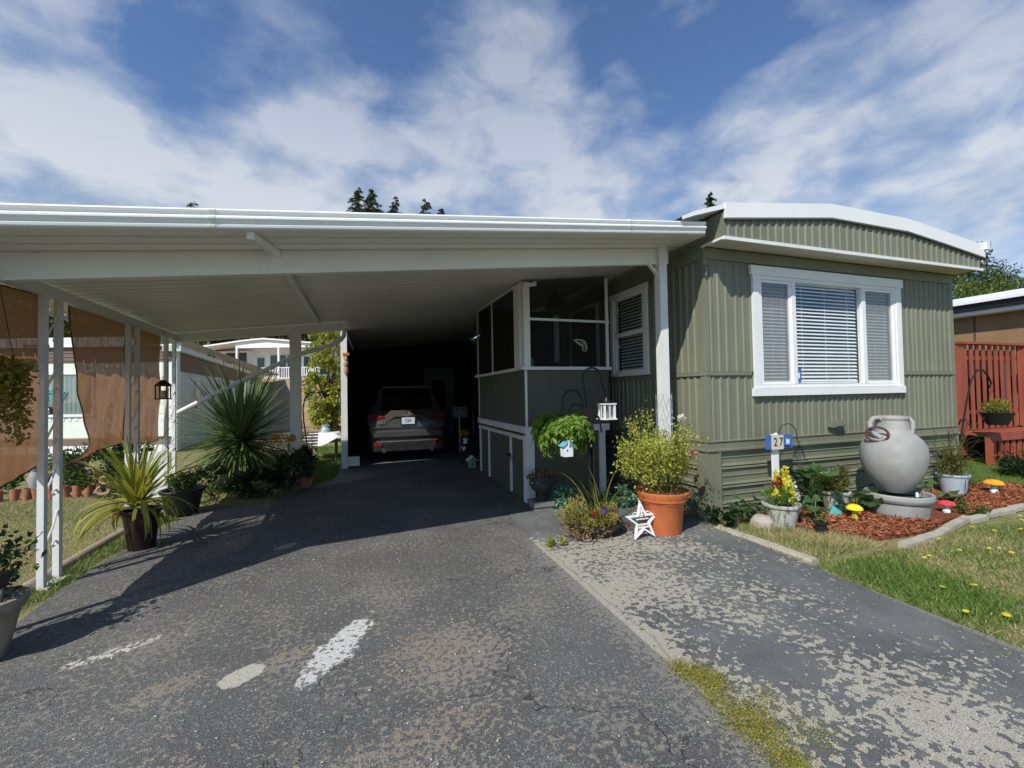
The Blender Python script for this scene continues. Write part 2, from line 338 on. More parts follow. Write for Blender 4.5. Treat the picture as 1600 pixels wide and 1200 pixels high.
def leaves(name, P, ln, wd, mat, parent=None, D=None, up=.3, jit=.25, **tg):
    """rhombic folded leaves at points P (world) with random or given directions"""
    P = np.asarray(P, float); n = len(P)
    if D is None: D = rng.normal(size=(n, 3)); D[:, 2] += up
    D = unit(D+rng.normal(size=(n, 3))*jit)
    Nn = rng.normal(size=(n, 3)); Nn[:, 2] += 1.1; Sd = unit(np.cross(D, Nn)); U = np.cross(Sd, D)
    l_ = ln*rng.uniform(.6, 1.25, (n, 1)); w_ = wd*rng.uniform(.7, 1.2, (n, 1))
    a = P; t = P+D*l_-U*l_*.08; m_ = P+D*l_*.45
    lft = m_+Sd*w_/2+U*w_*.18; rgt = m_-Sd*w_/2+U*w_*.18
    V = np.stack([a, rgt, t, lft], 1).reshape(-1, 3); b = np.arange(n)[:, None]*4
    F = np.concatenate([b+np.array([[0, 1, 2]]), b+np.array([[0, 2, 3]])], 0)
    tg.setdefault('kind', 'stuff'); return np_obj(name, V, F, mat, parent, **tg)
def np_obj(name, V, F, mat, parent=None, smooth=False, **tg):
    if parent:
        mi = np.array(wmat(parent).inverted()); V = V @ mi[:3, :3].T + mi[:3, 3]; loc = None
    else:
        loc = V.mean(0); loc[2] = V[:, 2].min(); V = V-loc; loc = tuple(float(x) for x in loc)
    return tag(link(np_mesh(name, V, F, mat, smooth), name, parent, loc), **tg)
def blades(name, base, az, el, ln, wd, droop, mat, parent=None, seg=6, twist=.2, **tg):
    """long strap leaves: arrays base(n,3), az, el, ln, wd, droop"""
    n = len(base); V = np.zeros((n, (seg+1)*2, 3)); hd = np.stack([np.cos(az), np.sin(az), np.zeros(n)], 1)
    sd_ = np.stack([-np.sin(az), np.cos(az), np.zeros(n)], 1); sd_ = unit(sd_+rng.normal(size=(n, 3))*twist)
    p = base.copy().astype(float); e = el.copy()
    for k in range(seg+1):
        t = k/seg; w_ = wd*(1-t**2.2)*(.55+.45*min(1, t*4)) + .001
        V[:, 2*k] = p-sd_*w_[:, None]/2; V[:, 2*k+1] = p+sd_*w_[:, None]/2
        st = ln/seg; p = p+hd*(np.cos(e)*st)[:, None]+np.array([0, 0, 1])*(np.sin(e)*st)[:, None]; e = e-droop/seg*(1+1.2*t)
    V = V.reshape(-1, 3); b = (np.arange(n)*(seg+1)*2)[:, None]
    F = np.concatenate([b+np.array([[2*k, 2*k+1, 2*k+3, 2*k+2]]) for k in range(seg)], 0)
    tg.setdefault('kind', 'stuff'); return np_obj(name, V, F, mat, parent, **tg)
def ball(n, c, r, shell=.45):
    d = unit(rng.normal(size=(n, 3))); q = (shell+(1-shell)*rng.random((n, 1)))
    return np.array(c)+d*q*np.array(r)
def clumps(n, c, r, k, cr, shell=.5):
    cc = ball(k, c, r, shell); idx = rng.integers(0, k, n); s_ = rng.uniform(.6, 1.3, k)[idx][:, None]
    d = unit(rng.normal(size=(n, 3)))*rng.random((n, 1))**.5
    return cc[idx]+d*cr*s_, unit(cc[idx]+d*cr-np.array(c))
def text_mesh(txt, size, mat, ext=.001):
    cu = bpy.data.curves.new('t', 'FONT'); cu.body = txt; cu.size = size; cu.extrude = ext; cu.align_x = 'CENTER'; cu.align_y = 'CENTER'
    o = bpy.data.objects.new('t', cu); COL.objects.link(o)
    bpy.context.view_layer.update()
    me = bpy.data.meshes.new_from_object(o.evaluated_get(bpy.context.evaluated_depsgraph_get()))
    bpy.data.objects.remove(o); me.materials.clear(); me.materials.append(M[mat]); return me
def part(name, mat, parent, fn, **tg):
    b = MB(); fn(b); return b.build(name, mat, parent, **tg)
# ================================================================== SETTING
def sstep(t): t = np.clip(t, 0, 1); return t*t*(3-2*t)
def zt(x, y):
    x = np.asarray(x, float); y = np.asarray(y, float)
    z = 2.9*sstep((y-20)/17) + 10*sstep((y-44)/45) + 6*sstep((x-30)/60)*sstep((y-2)/20) + .012*np.sin(x*1.7+y)*np.cos(y*1.3)
    return z-.02
xs = np.concatenate([np.linspace(-600, -40, 14)[:-1], np.linspace(-40, 40, 81)[:-1], np.linspace(40, 600, 14)])
ys = np.concatenate([np.linspace(-400, -20, 10)[:-1], np.linspace(-20, 90, 111)[:-1], np.linspace(90, 700, 14)])
GX, GY = np.meshgrid(xs, ys); V = np.stack([GX, GY, zt(GX, GY)], 2).reshape(-1, 3); nx = len(xs)
q = np.array([(j*nx+i, j*nx+i+1, (j+1)*nx+i+1, (j+1)*nx+i) for j in range(len(ys)-1) for i in range(nx-1)])
def groundmat():
    t = NT('ground_grass'); x = t.xyz()
    a = t.noise(.9, 6, .65); b = t.noise(14, 5, .7, sc=(1, .5, 1)); c = t.noise(90, 3, .7)
    g = t.mix(t.ramp(a, [(.42, 0), (.60, 1)]), (.30, .27, .125), (.15, .20, .05))
    g = t.mix(t.ramp(b, [(.38, 0), (.68, 1)]), g, (.42, .36, .19))
    g = t.mix(t.math('MULTIPLY', t.ramp(c, [(.35, 1), (.6, 0)]), .5), g, (.035, .04, .015))
    d = t.mix(t.ramp(t.noise(3, 5, .7), [(.35, 0), (.65, 1)]), (.50, .36, .21), (.30, .21, .11))
    far = t.math('MULTIPLY', t.ramp(t.math('DIVIDE', x[1], 60), [(.30, 0), (.36, 1)]), t.ramp(t.math('DIVIDE', x[1], 100), [(.45, 1), (.52, .2)]))
    return t.fin(t.bsdf(t.mix(far, g, d), .95, 0, t.bump(t.math('ADD', b, c), .7, .03), .1))
M['ground'] = groundmat()
g = link(np_mesh('ground', V, q, 'ground', True), 'ground'); tag(g, kind='structure')
def ell(t, cx_, cy_, rx, ry, rot, nz, amp):
    """0..1 mask of a ragged-edged ellipse in plan"""
    mp = t.n('ShaderNodeMapping'); mp.vector_type = 'TEXTURE'; mp.inputs['Location'].default_value = (cx_, cy_, 0); mp.inputs['Rotation'].default_value = (0, 0, rot); mp.inputs['Scale'].default_value = (rx, ry, 1)
    t.l(t.pos, mp.inputs[0]); sp_ = t.n('ShaderNodeSeparateXYZ'); t.l(mp.outputs[0], sp_.inputs[0])
    d = t.math('SQRT', t.math('ADD', t.math('POWER', t.math('ABSOLUTE', sp_.outputs[0]), 2), t.math('POWER', t.math('ABSOLUTE', sp_.outputs[1]), 2)))
    return t.math('ADD', d, t.math('MULTIPLY', t.math('SUBTRACT', nz, .5), amp))
def asphalt():
    t = NT('old_sealed_asphalt'); x = t.xyz()
    fine = t.noise(190, 2, .6); mid = t.noise(22, 5, .7); big = t.noise(1.1, 4, .55); f1 = t.noise(34, 2, .5); f2 = t.noise(78, 2, .5, off=(3, 1, 0)); low = t.noise(1.7, 3, .55, off=(8, 3, 0))
    col = t.mix(t.ramp(big, [(.35, 0), (.68, 1)]), (.098, .100, .100), (.145, .146, .142))
    col = t.mix(t.ramp(fine, [(.50, 0), (.68, .75)]), col, (.26, .255, .235))
    col = t.mix(t.ramp(fine, [(.34, .65), (.46, 0)]), col, (.022, .023, .024))
    near = t.ramp(t.math('DIVIDE', x[1], 6), [(.22, 1), (.62, .25), (.75, 0)])
    wornc = t.mix(t.ramp(fine, [(.40, 0), (.62, 1)]), (.18, .172, .148), (.37, .355, .31))
    k1 = t.math('ADD', t.math('MULTIPLY', f1, .62), t.math('ADD', t.math('MULTIPLY', low, .52), t.math('MULTIPLY', near, .055)))
    col = t.mix(t.math('MULTIPLY', t.ramp(k1, [(.650, 0), (.665, 1)]), .68), col, wornc)
    k2 = t.math('ADD', t.math('MULTIPLY', f2, .70), t.math('ADD', t.math('MULTIPLY', t.noise(2.6, 3, .6), .40), t.math('MULTIPLY', near, .045)))
    col = t.mix(t.math('MULTIPLY', t.ramp(k2, [(.645, 0), (.67, 1)]), .62), col, wornc)
    vc = t.n('ShaderNodeTexVoronoi'); t.l(t.pos, vc.inputs['Vector']); vc.inputs['Scale'].default_value = 95
    sc1 = t.n('ShaderNodeSeparateColor'); t.l(vc.outputs['Color'], sc1.inputs[0])
    stn = t.math('MULTIPLY', t.ramp(sc1.outputs[0], [(.80, 0), (.97, 1)]), t.ramp(vc.outputs['Distance'], [(.22, 1), (.42, 0)]))
    col = t.mix(t.math('MULTIPLY', stn, .75), col, (.50, .49, .44))
    thr = t.noise(30, 3, .6, off=(3, 0, 0))
    for (a, b, rx, ry, st_) in ((.38, 2.38, .46, .40, 1), (-.95, 2.55, .30, .12, 1), (-.40, 2.62, .26, .13, 1), (-1.0, 1.85, .5, .2, .9), (.1, 1.75, .8, .25, .8)):
        e = ell(t, a, b, rx, ry, .35, t.noise(5, 5, .65), 1.5)
        m = t.math('MULTIPLY', t.ramp(e, [(.35, 1), (1.1, 0)]), 1.0)
        m2 = t.ramp(t.math('ADD', t.math('MULTIPLY', m, .14*st_), t.math('ADD', t.math('MULTIPLY', f1, .6), t.math('MULTIPLY', f2, .4))), [(.590, 0), (.61, 1)])
        col = t.mix(t.math('MULTIPLY', m2, .70), col, t.mix(t.ramp(fine, [(.40, 0), (.6, 1)]), (.20, .165, .125), (.46, .40, .31)))
    seam = t.math('MULTIPLY', t.ramp(t.math('ADD', t.math('SUBTRACT', x[0], 1.20), t.math('MULTIPLY', t.math('SUBTRACT', f1, .5), .8)), [(.15, 0), (.17, 1)]), t.ramp(t.math('DIVIDE', x[1], 6), [(.60, 1), (.70, 0)]))
    col = t.mix(t.math('MULTIPLY', seam, .85), col, wornc)
    wv = t.n('ShaderNodeVectorMath'); wv.operation = 'ADD'; t.l(t.pos, wv.inputs[0])
    nz = t.n('ShaderNodeTexNoise'); t.l(t.pos, nz.inputs['Vector']); nz.inputs['Scale'].default_value = 4; nz.inputs['Detail'].default_value = 6
    sc_ = t.n('ShaderNodeVectorMath'); sc_.operation = 'SCALE'; sc_.inputs['Scale'].default_value = .5; t.l(nz.outputs['Color'], sc_.inputs[0]); t.l(sc_.outputs[0], wv.inputs[1])
    ck = t.voro(7.5, vec=wv.outputs[0]); ck2 = t.voro(.8, vec=wv.outputs[0])
    pal = t.math('MULTIPLY', t.ramp(ck, [(.0, 1), (.030, 0)]), t.ramp(t.noise(.9, 3), [(.44, 0), (.55, .8)]))
    col = t.mix(pal, col, (.27, .26, .22))
    drk = t.math('MULTIPLY', t.ramp(ck2, [(.0, 1), (.0035, 0)]), t.ramp(t.noise(.6, 2, off=(5, 2, 0)), [(.48, 0), (.54, 1)]))
    col = t.mix(t.math('MULTIPLY', drk, .6), col, (.03, .03, .03))
    m = t.ramp(ell(t, -.55, 7.9, .9, .5, .5, mid, 1.3), [(.6, 1), (1.1, 0)]); col = t.mix(t.math('MULTIPLY', m, .8), col, (.30, .29, .25))
    # spilt white paint, worn into the stone, and two bare patches
    e = ell(t, -.17, 2.64, .36, .105, R(62), t.noise(7, 6, .75), 2.6)
    m = t.math('MULTIPLY', t.ramp(e, [(.80, 1), (.95, 0)]), t.ramp(t.math('ADD', thr, t.math('MULTIPLY', t.math('SUBTRACT', 1, e), .10)), [(.47, .0), (.49, 1)])); col = t.mix(t.math('MULTIPLY', m, t.ramp(fine, [(.36, .45), (.45, 1)])), col, (.70, .69, .65))
    m = t.ramp(ell(t, -.615, 2.53, .115, .075, R(38), t.noise(12, 5, .7), .9), [(.90, 1), (.95, 0)]); col = t.mix(m, col, t.mix(t.ramp(fine, [(.38, 0), (.6, 1)]), (.36, .35, .27), (.66, .64, .54)))
    m = t.math('MULTIPLY', t.ramp(ell(t, -1.36, 3.02, .20, .055, R(28), t.noise(9, 6, .75), 2.6), [(.85, 1), (.93, 0)]), t.ramp(thr, [(.49, .0), (.51, 1)])); col = t.mix(m, col, (.62, .60, .52))
    m = t.ramp(ell(t, -.75, 4.55, .12, .06, R(38), mid, .5), [(.90, 1), (.96, 0)]); col = t.mix(t.math('MULTIPLY', m, .7), col, (.45, .44, .38))
    return t.fin(t.bsdf(col, .88, 0, t.bump(t.math('ADD', t.math('ADD', fine, t.math('MULTIPLY', f1, .7)), t.math('MULTIPLY', drk, -2)), .8, .014), .25))
M['asphalt'] = asphalt()
def apronmat():
    t = NT('peeling_coated_concrete'); x = t.xyz()
    fine = t.noise(190, 2, .6); f1 = t.noise(25, 2, .5, dist=.15); f2 = t.noise(66, 2, .5, off=(2, 5, 0)); big = t.noise(2.1, 3, .55, off=(1.7, .4, 0))
    coat = t.mix(t.ramp(t.noise(1.6, 4, .6), [(.35, 0), (.65, 1)]), (.090, .097, .100), (.155, .162, .160))
    coat = t.mix(t.ramp(fine, [(.52, 0), (.7, .6)]), coat, (.23, .235, .22))
    coat = t.mix(t.ramp(fine, [(.34, .5), (.45, 0)]), coat, (.03, .032, .033))
    coat = t.mix(t.math('MULTIPLY', t.ramp(t.noise(9, 4, .7, sc=(1, .35, 1)), [(.5, 0), (.75, 1)]), .35), coat, (.26, .27, .26))
    base = t.mix(t.ramp(fine, [(.40, 0), (.60, 1)]), (.21, .20, .165), (.53, .51, .43))
    base = t.mix(t.math('MULTIPLY', t.ramp(t.noise(5, 4, .6), [(.4, 0), (.7, 1)]), .4), base, (.36, .32, .235))
    yy = t.math('DIVIDE', x[1], 6)
    lft = t.math('MULTIPLY', t.ramp(t.math('SUBTRACT', x[0], 1.40), [(0, .20), (.08, .12), (.20, 0)]), t.ramp(yy, [(.30, 1), (.56, .8), (.62, .35), (.70, .25)]))
    edge = t.math('MULTIPLY', t.ramp(t.math('DIVIDE', t.math('SUBTRACT', x[0], 2.25), 1), [(0, 0), (.75, 1)]), -.10)
    back = t.ramp(yy, [(.12, .085), (.20, .05), (.27, .015), (.36, .02), (.44, .05), (.57, .065), (.615, .06), (.65, .0)])
    back2 = t.math('MULTIPLY', t.ramp(yy, [(.63, 0), (.68, 1)]), -.16)
    isl = t.math('MULTIPLY', t.ramp(ell(t, 1.95, 1.72, .30, .30, 0, f1, .6), [(.4, 1), (1.1, 0)]), -.10)
    k = t.math('ADD', t.math('ADD', t.math('ADD', t.math('MULTIPLY', f1, .54), t.math('MULTIPLY', f2, .24)), t.math('MULTIPLY', big, .32)), t.math('ADD', t.math('ADD', lft, edge), t.math('ADD', back, t.math('ADD', back2, isl))))
    k = t.math('SUBTRACT', k, .020)
    m = t.ramp(k, [(.553, 0), (.562, 1)]); rim = t.math('SUBTRACT', t.ramp(k, [(.540, 0), (.552, 1)]), m)
    col = t.mix(m, coat, base); col = t.mix(t.math('MULTIPLY', rim, .55), col, (.05, .052, .053))
    crk = t.ramp(t.math('ABSOLUTE', t.math('ADD', t.math('SUBTRACT', x[0], 1.50), t.math('MULTIPLY', t.math('SUBTRACT', t.noise(3, 4), .5), .16))), [(.0, 1), (.006, 0)])
    col = t.mix(t.math('MULTIPLY', crk, .6), col, (.08, .07, .05))
    return t.fin(t.bsdf(col, .88, 0, t.bump(t.math('ADD', t.math('MULTIPLY', fine, .6), t.math('MULTIPLY', m, -1.2)), .8, .010), .25))
M['apron'] = apronmat()
def sheet(name, poly, z, mat, **tg):
    b = MB(); n = len(poly); b.add([(x, y, z) for x, y in poly]+[(x, y, z-.06) for x, y in poly], [tuple(range(n))]+[(i, n+i, n+(i+1) % n, (i+1) % n) for i in range(n)])
    return b.build(name, mat, None, smooth=False, **tg)
sheet('driveway', [(-2.3, -7), (3.2, -7), (3.3, 3.2), (3.5, 3.6), (3.5, 14.6), (-.5, 14.6), (-.47, 8.5), (-.62, 7.75), (-1.0, 7.2), (-1.45, 6.55), (-2.0, 6.45), (-2.16, 5.6), (-2.20, 4.4), (-2.12, 3.5), (-2.2, 1)], 0, 'asphalt', kind='structure')
sheet('apron', [(1.43, -7), (3.22, -7), (3.20, 1.0), (3.22, 1.6), (3.30, 2.5), (3.34, 3.3), (3.40, 3.66), (3.40, 5.14), (1.93, 5.14), (1.55, 4.9), (1.46, 4.2)], .006, 'apron', kind='structure')
sheet('road', [(-300, -14), (300, -14), (300, -7), (-300, -7)], .0, 'asphalt', kind='structure')
def mulchmat():
    t = NT('mulch_bed'); a = t.noise(30, 5, .7, sc=(1, 2.2, 1)); b = t.noise(8, 4)
    col = t.mix(t.ramp(a, [(.3, 0), (.7, 1)]), (.08, .025, .015), (.34, .13, .07))
    return t.fin(t.bsdf(col, .95, 0, t.bump(a, .8, .03), .1))
M['mulch'] = mulchmat()
sheet('mulch_bed', [(4.25, 3.66), (4.1, 3.15), (4.45, 2.72), (5.0, 2.68), (5.8, 2.86), (7.0, 2.92), (8.4, 3.1), (8.6, 3.5), (7.75, 3.67)], .012, 'mulch', kind='structure')
# ================================================================== MOBILE HOME
HX0, HX1, HY = 3.42, 7.68, 3.69
home = thing('mobile_home', 'sage green ribbed mobile home with a white framed triple window and arched white roof edge', 'house', (5.5, 8, 0))
def corr_mesh(wd, h, name='siding_panel', pitch=.105):
    """ribbed sheet in XZ, ribs pointing -Y"""
    pr = []; x = 0
    while x < wd-1e-6:
        for u, d in ((0, 0), (.030, 0), (.041, -.013), (.064, -.013), (.075, 0)):
            if x+u < wd: pr.append((x+u, d))
        x += pitch
    pr.append((wd, 0)); n = len(pr)
    me = bpy.data.meshes.new(name); v = [(a, b, 0) for a, b in pr]+[(a, b, h) for a, b in pr]
    me.from_pydata(v, [], [(i, i+1, n+i+1, n+i) for i in range(n-1)]); me.materials.append(M['siding']); return me
CM = {}
def siding(par, u0, u1, z0, z1, plane, at, step=.42):
    """plane 'f' (front, y=at), 's' (left side, x=at), 'e' (right side)"""
    o_ = par.location; n = max(1, round((u1-u0)/step)); wd = (u1-u0)/n
    for k in range(n):
        key = (round(wd, 4), round(z1-z0, 4))
        if key not in CM: CM[key] = corr_mesh(*key)
        u = u0+k*wd
        if plane == 'f': loc, rz = (u, at, z0), 0
        elif plane == 's': loc, rz = (at, u+wd, z0), -PI/2
        else: loc, rz = (at, u, z0), PI/2
        link(CM[key], 'siding_panel', par, (loc[0]-o_[0], loc[1]-o_[1], loc[2]-o_[2]), (0, 0, rz))
WX0, WX1, WZ0, WZ1 = 4.15, 6.47, 1.43, 2.68
BZ = .85; SZ = 1.555; SZ2 = 1.60; FZ = 2.81
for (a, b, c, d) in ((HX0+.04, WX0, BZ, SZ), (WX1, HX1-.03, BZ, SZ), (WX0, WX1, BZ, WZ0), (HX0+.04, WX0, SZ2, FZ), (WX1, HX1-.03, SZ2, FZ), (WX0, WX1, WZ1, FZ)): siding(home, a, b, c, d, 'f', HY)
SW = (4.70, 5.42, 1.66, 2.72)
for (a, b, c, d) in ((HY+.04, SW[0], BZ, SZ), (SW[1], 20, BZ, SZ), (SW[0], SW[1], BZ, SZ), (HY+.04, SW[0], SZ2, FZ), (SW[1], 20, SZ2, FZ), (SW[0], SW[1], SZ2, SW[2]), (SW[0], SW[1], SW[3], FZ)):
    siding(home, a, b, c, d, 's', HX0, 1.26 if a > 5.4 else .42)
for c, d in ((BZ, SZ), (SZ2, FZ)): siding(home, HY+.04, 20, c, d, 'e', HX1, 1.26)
b = MB(); b.box(HX0+.02, HX0+.05, HY+.03, SW[0], .3, 3.1); b.box(HX0+.02, HX0+.05, SW[1], 20, .3, 3.1); b.box(HX0+.02, HX0+.05, SW[0], SW[1], .3, SW[2]); b.box(HX0+.02, HX0+.05, SW[0], SW[1], SW[3], 3.1)
b.box(HX0+.05, WX0, HY+.02, HY+.05, .3, 3.1); b.box(WX1, HX1-.05, HY+.02, HY+.05, .3, 3.1); b.box(WX0, WX1, HY+.02, HY+.05, .3, WZ0); b.box(WX0, WX1, HY+.02, HY+.05, WZ1, 3.1)
b.box(HX1-.05, HX1-.02, HY+.03, 20, .3, 3.1); b.box(HX0, HX1, 19.97, 20, 0, 3.1); b.box(HX0+.06, HX1-.06, HY+.08, 19.9, .5, .55); b.box(HX0+.06, HX1-.06, HY+.08, 19.9, 2.95, 3.0)
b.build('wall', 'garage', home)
for nm, y0 in (('seam_batten', 1.557),):
    b = MB(); b.box(HX0-.014, WX0-.11, HY-.024, HY, y0, y0+.04); b.box(WX1+.115, HX1+.01, HY-.024, HY, y0, y0+.04); b.box(HX0-.024, HX0, HY, 20, y0, y0+.04); b.build(nm, 'siding', home)
b = MB(); pr = [(0, .74), (-.035, .745), (-.035, .765), (-.018, .77), (-.018, .835), (-.030, .845), (-.030, .855), (0, .862)]
b.prism([(HY+p[0], p[1]) for p in pr], 'x', HX0-.03, HX1+.03); b.build('belt_trim', 'siding', home)
b = MB(); b.prism([(HX0+p[0], p[1]) for p in pr[::-1]], 'y', HY+.0, 20); b.build('belt_trim', 'siding', home)
# corner trims
part('corner_trim', 'siding', home, lambda b: (b.box(HX0-.015, HX0+.05, HY-.016, HY+.005, .862, 1.555), b.box(HX0-.015, HX0+.05, HY-.016, HY+.005, 1.60, 2.81), b.box(HX0-.016, HX0+.004, HY+.006, HY+.05, .862, 2.81)))
part('corner_trim', 'siding', home, lambda b: b.box(HX1-.045, HX1+.012, HY-.016, HY+.02, .862, 2.81))
part('corner_bracket', 'siding', home, lambda b: (b.box(HX0-.03, HX0+.04, HY-.04, HY-.017, 2.73, 2.80), b.box(HX0-.004, HX0+.012, HY-.045, HY-.017, 2.62, 2.70)))
# frieze under the eave box
part('frieze_board', 'siding', home, lambda b: b.box(HX0-.012, HX1+.012, HY-.022, HY, 2.812, 2.93))
part('frieze_board', 'siding', home, lambda b: b.box(HX0-.022, HX0, HY+.002, 20, 2.812, 2.93))
part('side_fascia_board', 'siding', home, lambda b: b.box(HX0-.012, HX0+.02, HY, 20, 2.932, 3.19))
# skirt: horizontal pressed panels, front and side
pr = [(0, .200), (-.004, .198), (-.004, .135), (-.013, .130), (-.013, .126), (-.004, .122), (-.002, .062), (-.022, .052), (-.026, .040), (-.014, .031), (-.006, .029), (-.026, .019), (-.028, .008), (-.010, 0), (0, -.002)]
def skirt_mesh(n_, L_):
    b = MB(); k = len(pr); b.add([(0, y, z) for y, z in pr]+[(L_, y, z) for y, z in pr], [(i, k+i, k+i+1, i+1) for i in range(k-1)]); return b.mesh('skirt_panel', 'skirt', False)
sm1 = skirt_mesh(0, HX1-HX0-.18); sm2 = skirt_mesh(0, 4.0)
for k in range(4):
    z0 = .74-.2*(k+1)+(.0)
    link(sm1, 'skirt_panel', home, (HX0+.14-5.5, HY+.012-8, z0))
    for q_ in range(4): link(sm2, 'skirt_panel', home, (HX0+.012-5.5, HY+.14+4.0*(q_+1)-8, z0), (0, 0, -PI/2))
part('skirt_corner_board', 'skirt', home, lambda b: (b.box(HX0-.02, HX0+.14, HY-.02, HY+.01, -.02, .738), b.box(HX0+.125, HX0+.15, HY-.03, HY-.02, -.02, .738)))
part('skirt_corner_board', 'skirt', home, lambda b: (b.box(HX0-.02, HX0+.005, HY+.01, HY+.14, -.02, .738),))
part('skirt_corner_board', 'skirt', home, lambda b: b.box(HX1-.05, HX1+.02, HY-.02, HY+.05, -.02, .738))
vb = MB(); vb.box(5.19, 5.40, HY-.085, HY-.013, .935, 1.005); vb.box(5.24, 5.36, HY-.10, HY-.085, .95, .985); vb.build('vent_box', 'siding', home)
part('skirt_vent', 'siding', home, lambda b: [b.box(HX0-.03, HX0-.005, 4.0, 4.35, z, z+.012) for z in np.arange(.48, .70, .03)])
# eave box with its ribbed face and soffit
BY = 3.40
RP = [(3.43, 3.289), (4.12, 3.368), (4.95, 3.462), (6.25, 3.444), (7.0, 3.357), (7.80, 3.255)]
def rz_(x): return float(np.interp(x, [p[0] for p in RP], [p[1] for p in RP]))
CAP = .155
def gable(x0, x1):
    b = MB(); x = x0; top = []; pitch = .105; pts = []
    while x < x1-1e-6:
        for u, d in ((0, 0), (.030, 0), (.041, -.013), (.064, -.013), (.075, 0)):
            if x+u < x1: pts.append((x+u, d))
        x += pitch
    pts.append((x1, 0)); n = len(pts)
    b.add([(a, BY+d, 2.955) for a, d in pts]+[(a, BY+d, rz_(a)-CAP+.02) for a, d in pts], [(i, i+1, n+i+1, n+i) for i in range(n-1)])
    b.build('gable_panel', 'siding', home, smooth=False)
gx = np.linspace(3.44, 7.76, 11)
for k in range(10): gable(gx[k], gx[k+1])
b = MB()
for k in range(len(RP)-1):
    (xa, za), (xb, zb) = RP[k], RP[k+1]
    b.add([(xa, BY-.03, za-CAP), (xb, BY-.03, zb-CAP), (xb, BY-.03, zb), (xa, BY-.03, za), (xa, BY-.003, za-CAP), (xb, BY-.003, zb-CAP), (xb, BY-.003, zb), (xa, BY-.003, za)], [(0, 1, 2, 3), (4, 7, 6, 5), (0, 4, 5, 1), (3, 2, 6, 7)])
b.add([(3.43, BY-.03, 3.289-CAP), (3.43, BY-.003, 3.289-CAP), (3.43, BY-.003, 3.289), (3.43, BY-.03, 3.289)], [(0, 3, 2, 1)])
b.build('gable_cap', 'roofwhite', home, smooth=False)
part('gable_cap_lip', 'darkgreen', home, lambda b: [b.add([(xa, BY-.035, za-CAP-.022), (xb, BY-.035, zb-CAP-.022), (xb, BY-.035, zb-CAP-.004), (xa, BY-.035, za-CAP-.004), (xa, BY-.001, za-CAP-.022), (xb, BY-.001, zb-CAP-.022), (xb, BY-.001, zb-CAP-.004), (xa, BY-.001, za-CAP-.004)], [(0, 1, 2, 3), (0, 4, 5, 1)]) for (xa, za), (xb, zb) in zip(RP, RP[1:])])
part('roof', 'roofwhite', home, lambda b: (b.strip(RP, lambda p, e: (p[0], BY-.004+e*16.6, p[1]-.003)),))
part('roof_end_cap', 'roofwhite', home, lambda b: b.box(7.76, 7.84, BY-.06, BY+.02, 3.20, 3.30))
part('soffit', 'cream', home, lambda b: (b.box(HX0-.01, HX1+.06, BY+.016, HY-.024, 2.94, 2.952),))
part('soffit_lip', 'postwhite', home, lambda b: (b.box(HX0-.01, HX1+.08, BY-.022, BY-.0, 2.918, 2.953), b.box(HX0-.02, HX0-.008, BY+.0, HY, 2.925, 2.95)))
part('eave_side', 'siding', home, lambda b: (b.box(HX0-.006, HX0+.02, BY+.0, HY-.002, 2.954, 3.20), b.box(7.74, 7.76, BY, 20, 2.93, 3.2)))
# front window
def frame(b, u0, u1, z0, z1, t_, P):
    for (a, c, d, e) in ((u0, u1, z0, z0+t_), (u0, u1, z1-t_, z1), (u0, u0+t_, z0+t_, z1-t_), (u1-t_, u1, z0+t_, z1-t_)): P(b, a, c, d, e)
win = MB(); win.box(4.045, 6.60, HY-.045, HY-.013, WZ1, 2.785); win.box(4.07, WX0, HY-.04, HY-.013, 1.413, WZ1-.001); win.box(WX1, 6.565, HY-.04, HY-.013, 1.413, WZ1-.001); win.box(4.04, 6.57, HY-.055, HY-.013, 1.325, 1.412)
win = win.build('window_frame', 'white', home)
fb = MB()
frame(fb, WX0, WX1, WZ0-.015, WZ1, .04, lambda b, a, c, d, e: b.box(a, c, HY-.030, HY+.03, d, e))
for x in (4.685, 5.865): fb.box(x-.03, x+.03, HY-.034, HY+.03, WZ0+.026, WZ1-.041)
fb.build('sash', 'white', win)
for (a, c) in ((4.19, 4.655), (5.895, 6.43)):
    fb = MB(); frame(fb, a, c, WZ0+.027, WZ1-.042, .028, lambda b, a, c, d, e: b.box(a, c, HY-.018, HY+.01, d, e)); fb.build('sash', 'slat', win)
    part('pane', M['glass'], win, lambda b: b.box(a+.02, c-.02, HY+.0, HY+.004, WZ0+.04, WZ1-.06))
    part('insect_screen', screenmat('window_screen', (.36, .37, .37), .42), win, lambda b: b.add([(a+.02, HY-.012, WZ0+.04), (c-.02, HY-.012, WZ0+.04), (c-.02, HY-.012, WZ1-.06), (a+.02, HY-.012, WZ1-.06)], [(0, 1, 2, 3)]))
part('pane', M['glass'], win, lambda b: b.add([(4.715, HY-.002, WZ0+.03), (5.835, HY-.002, WZ0+.03), (5.835, HY-.002, WZ1-.04), (4.715, HY-.002, WZ1-.04)], [(0, 1, 2, 3)]))
bl = MB(); bl.add([(0, -.017, -.017), (1, -.017, -.017), (1, -.004, .0), (0, -.004, .0), (1, .017, .008), (0, .017, .008), (0, -.017, -.020), (1, -.017, -.020)], [(0, 1, 2, 3), (3, 2, 4, 5), (6, 7, 1, 0)])
blm = bl.mesh('blind_slat', 'slat', False)
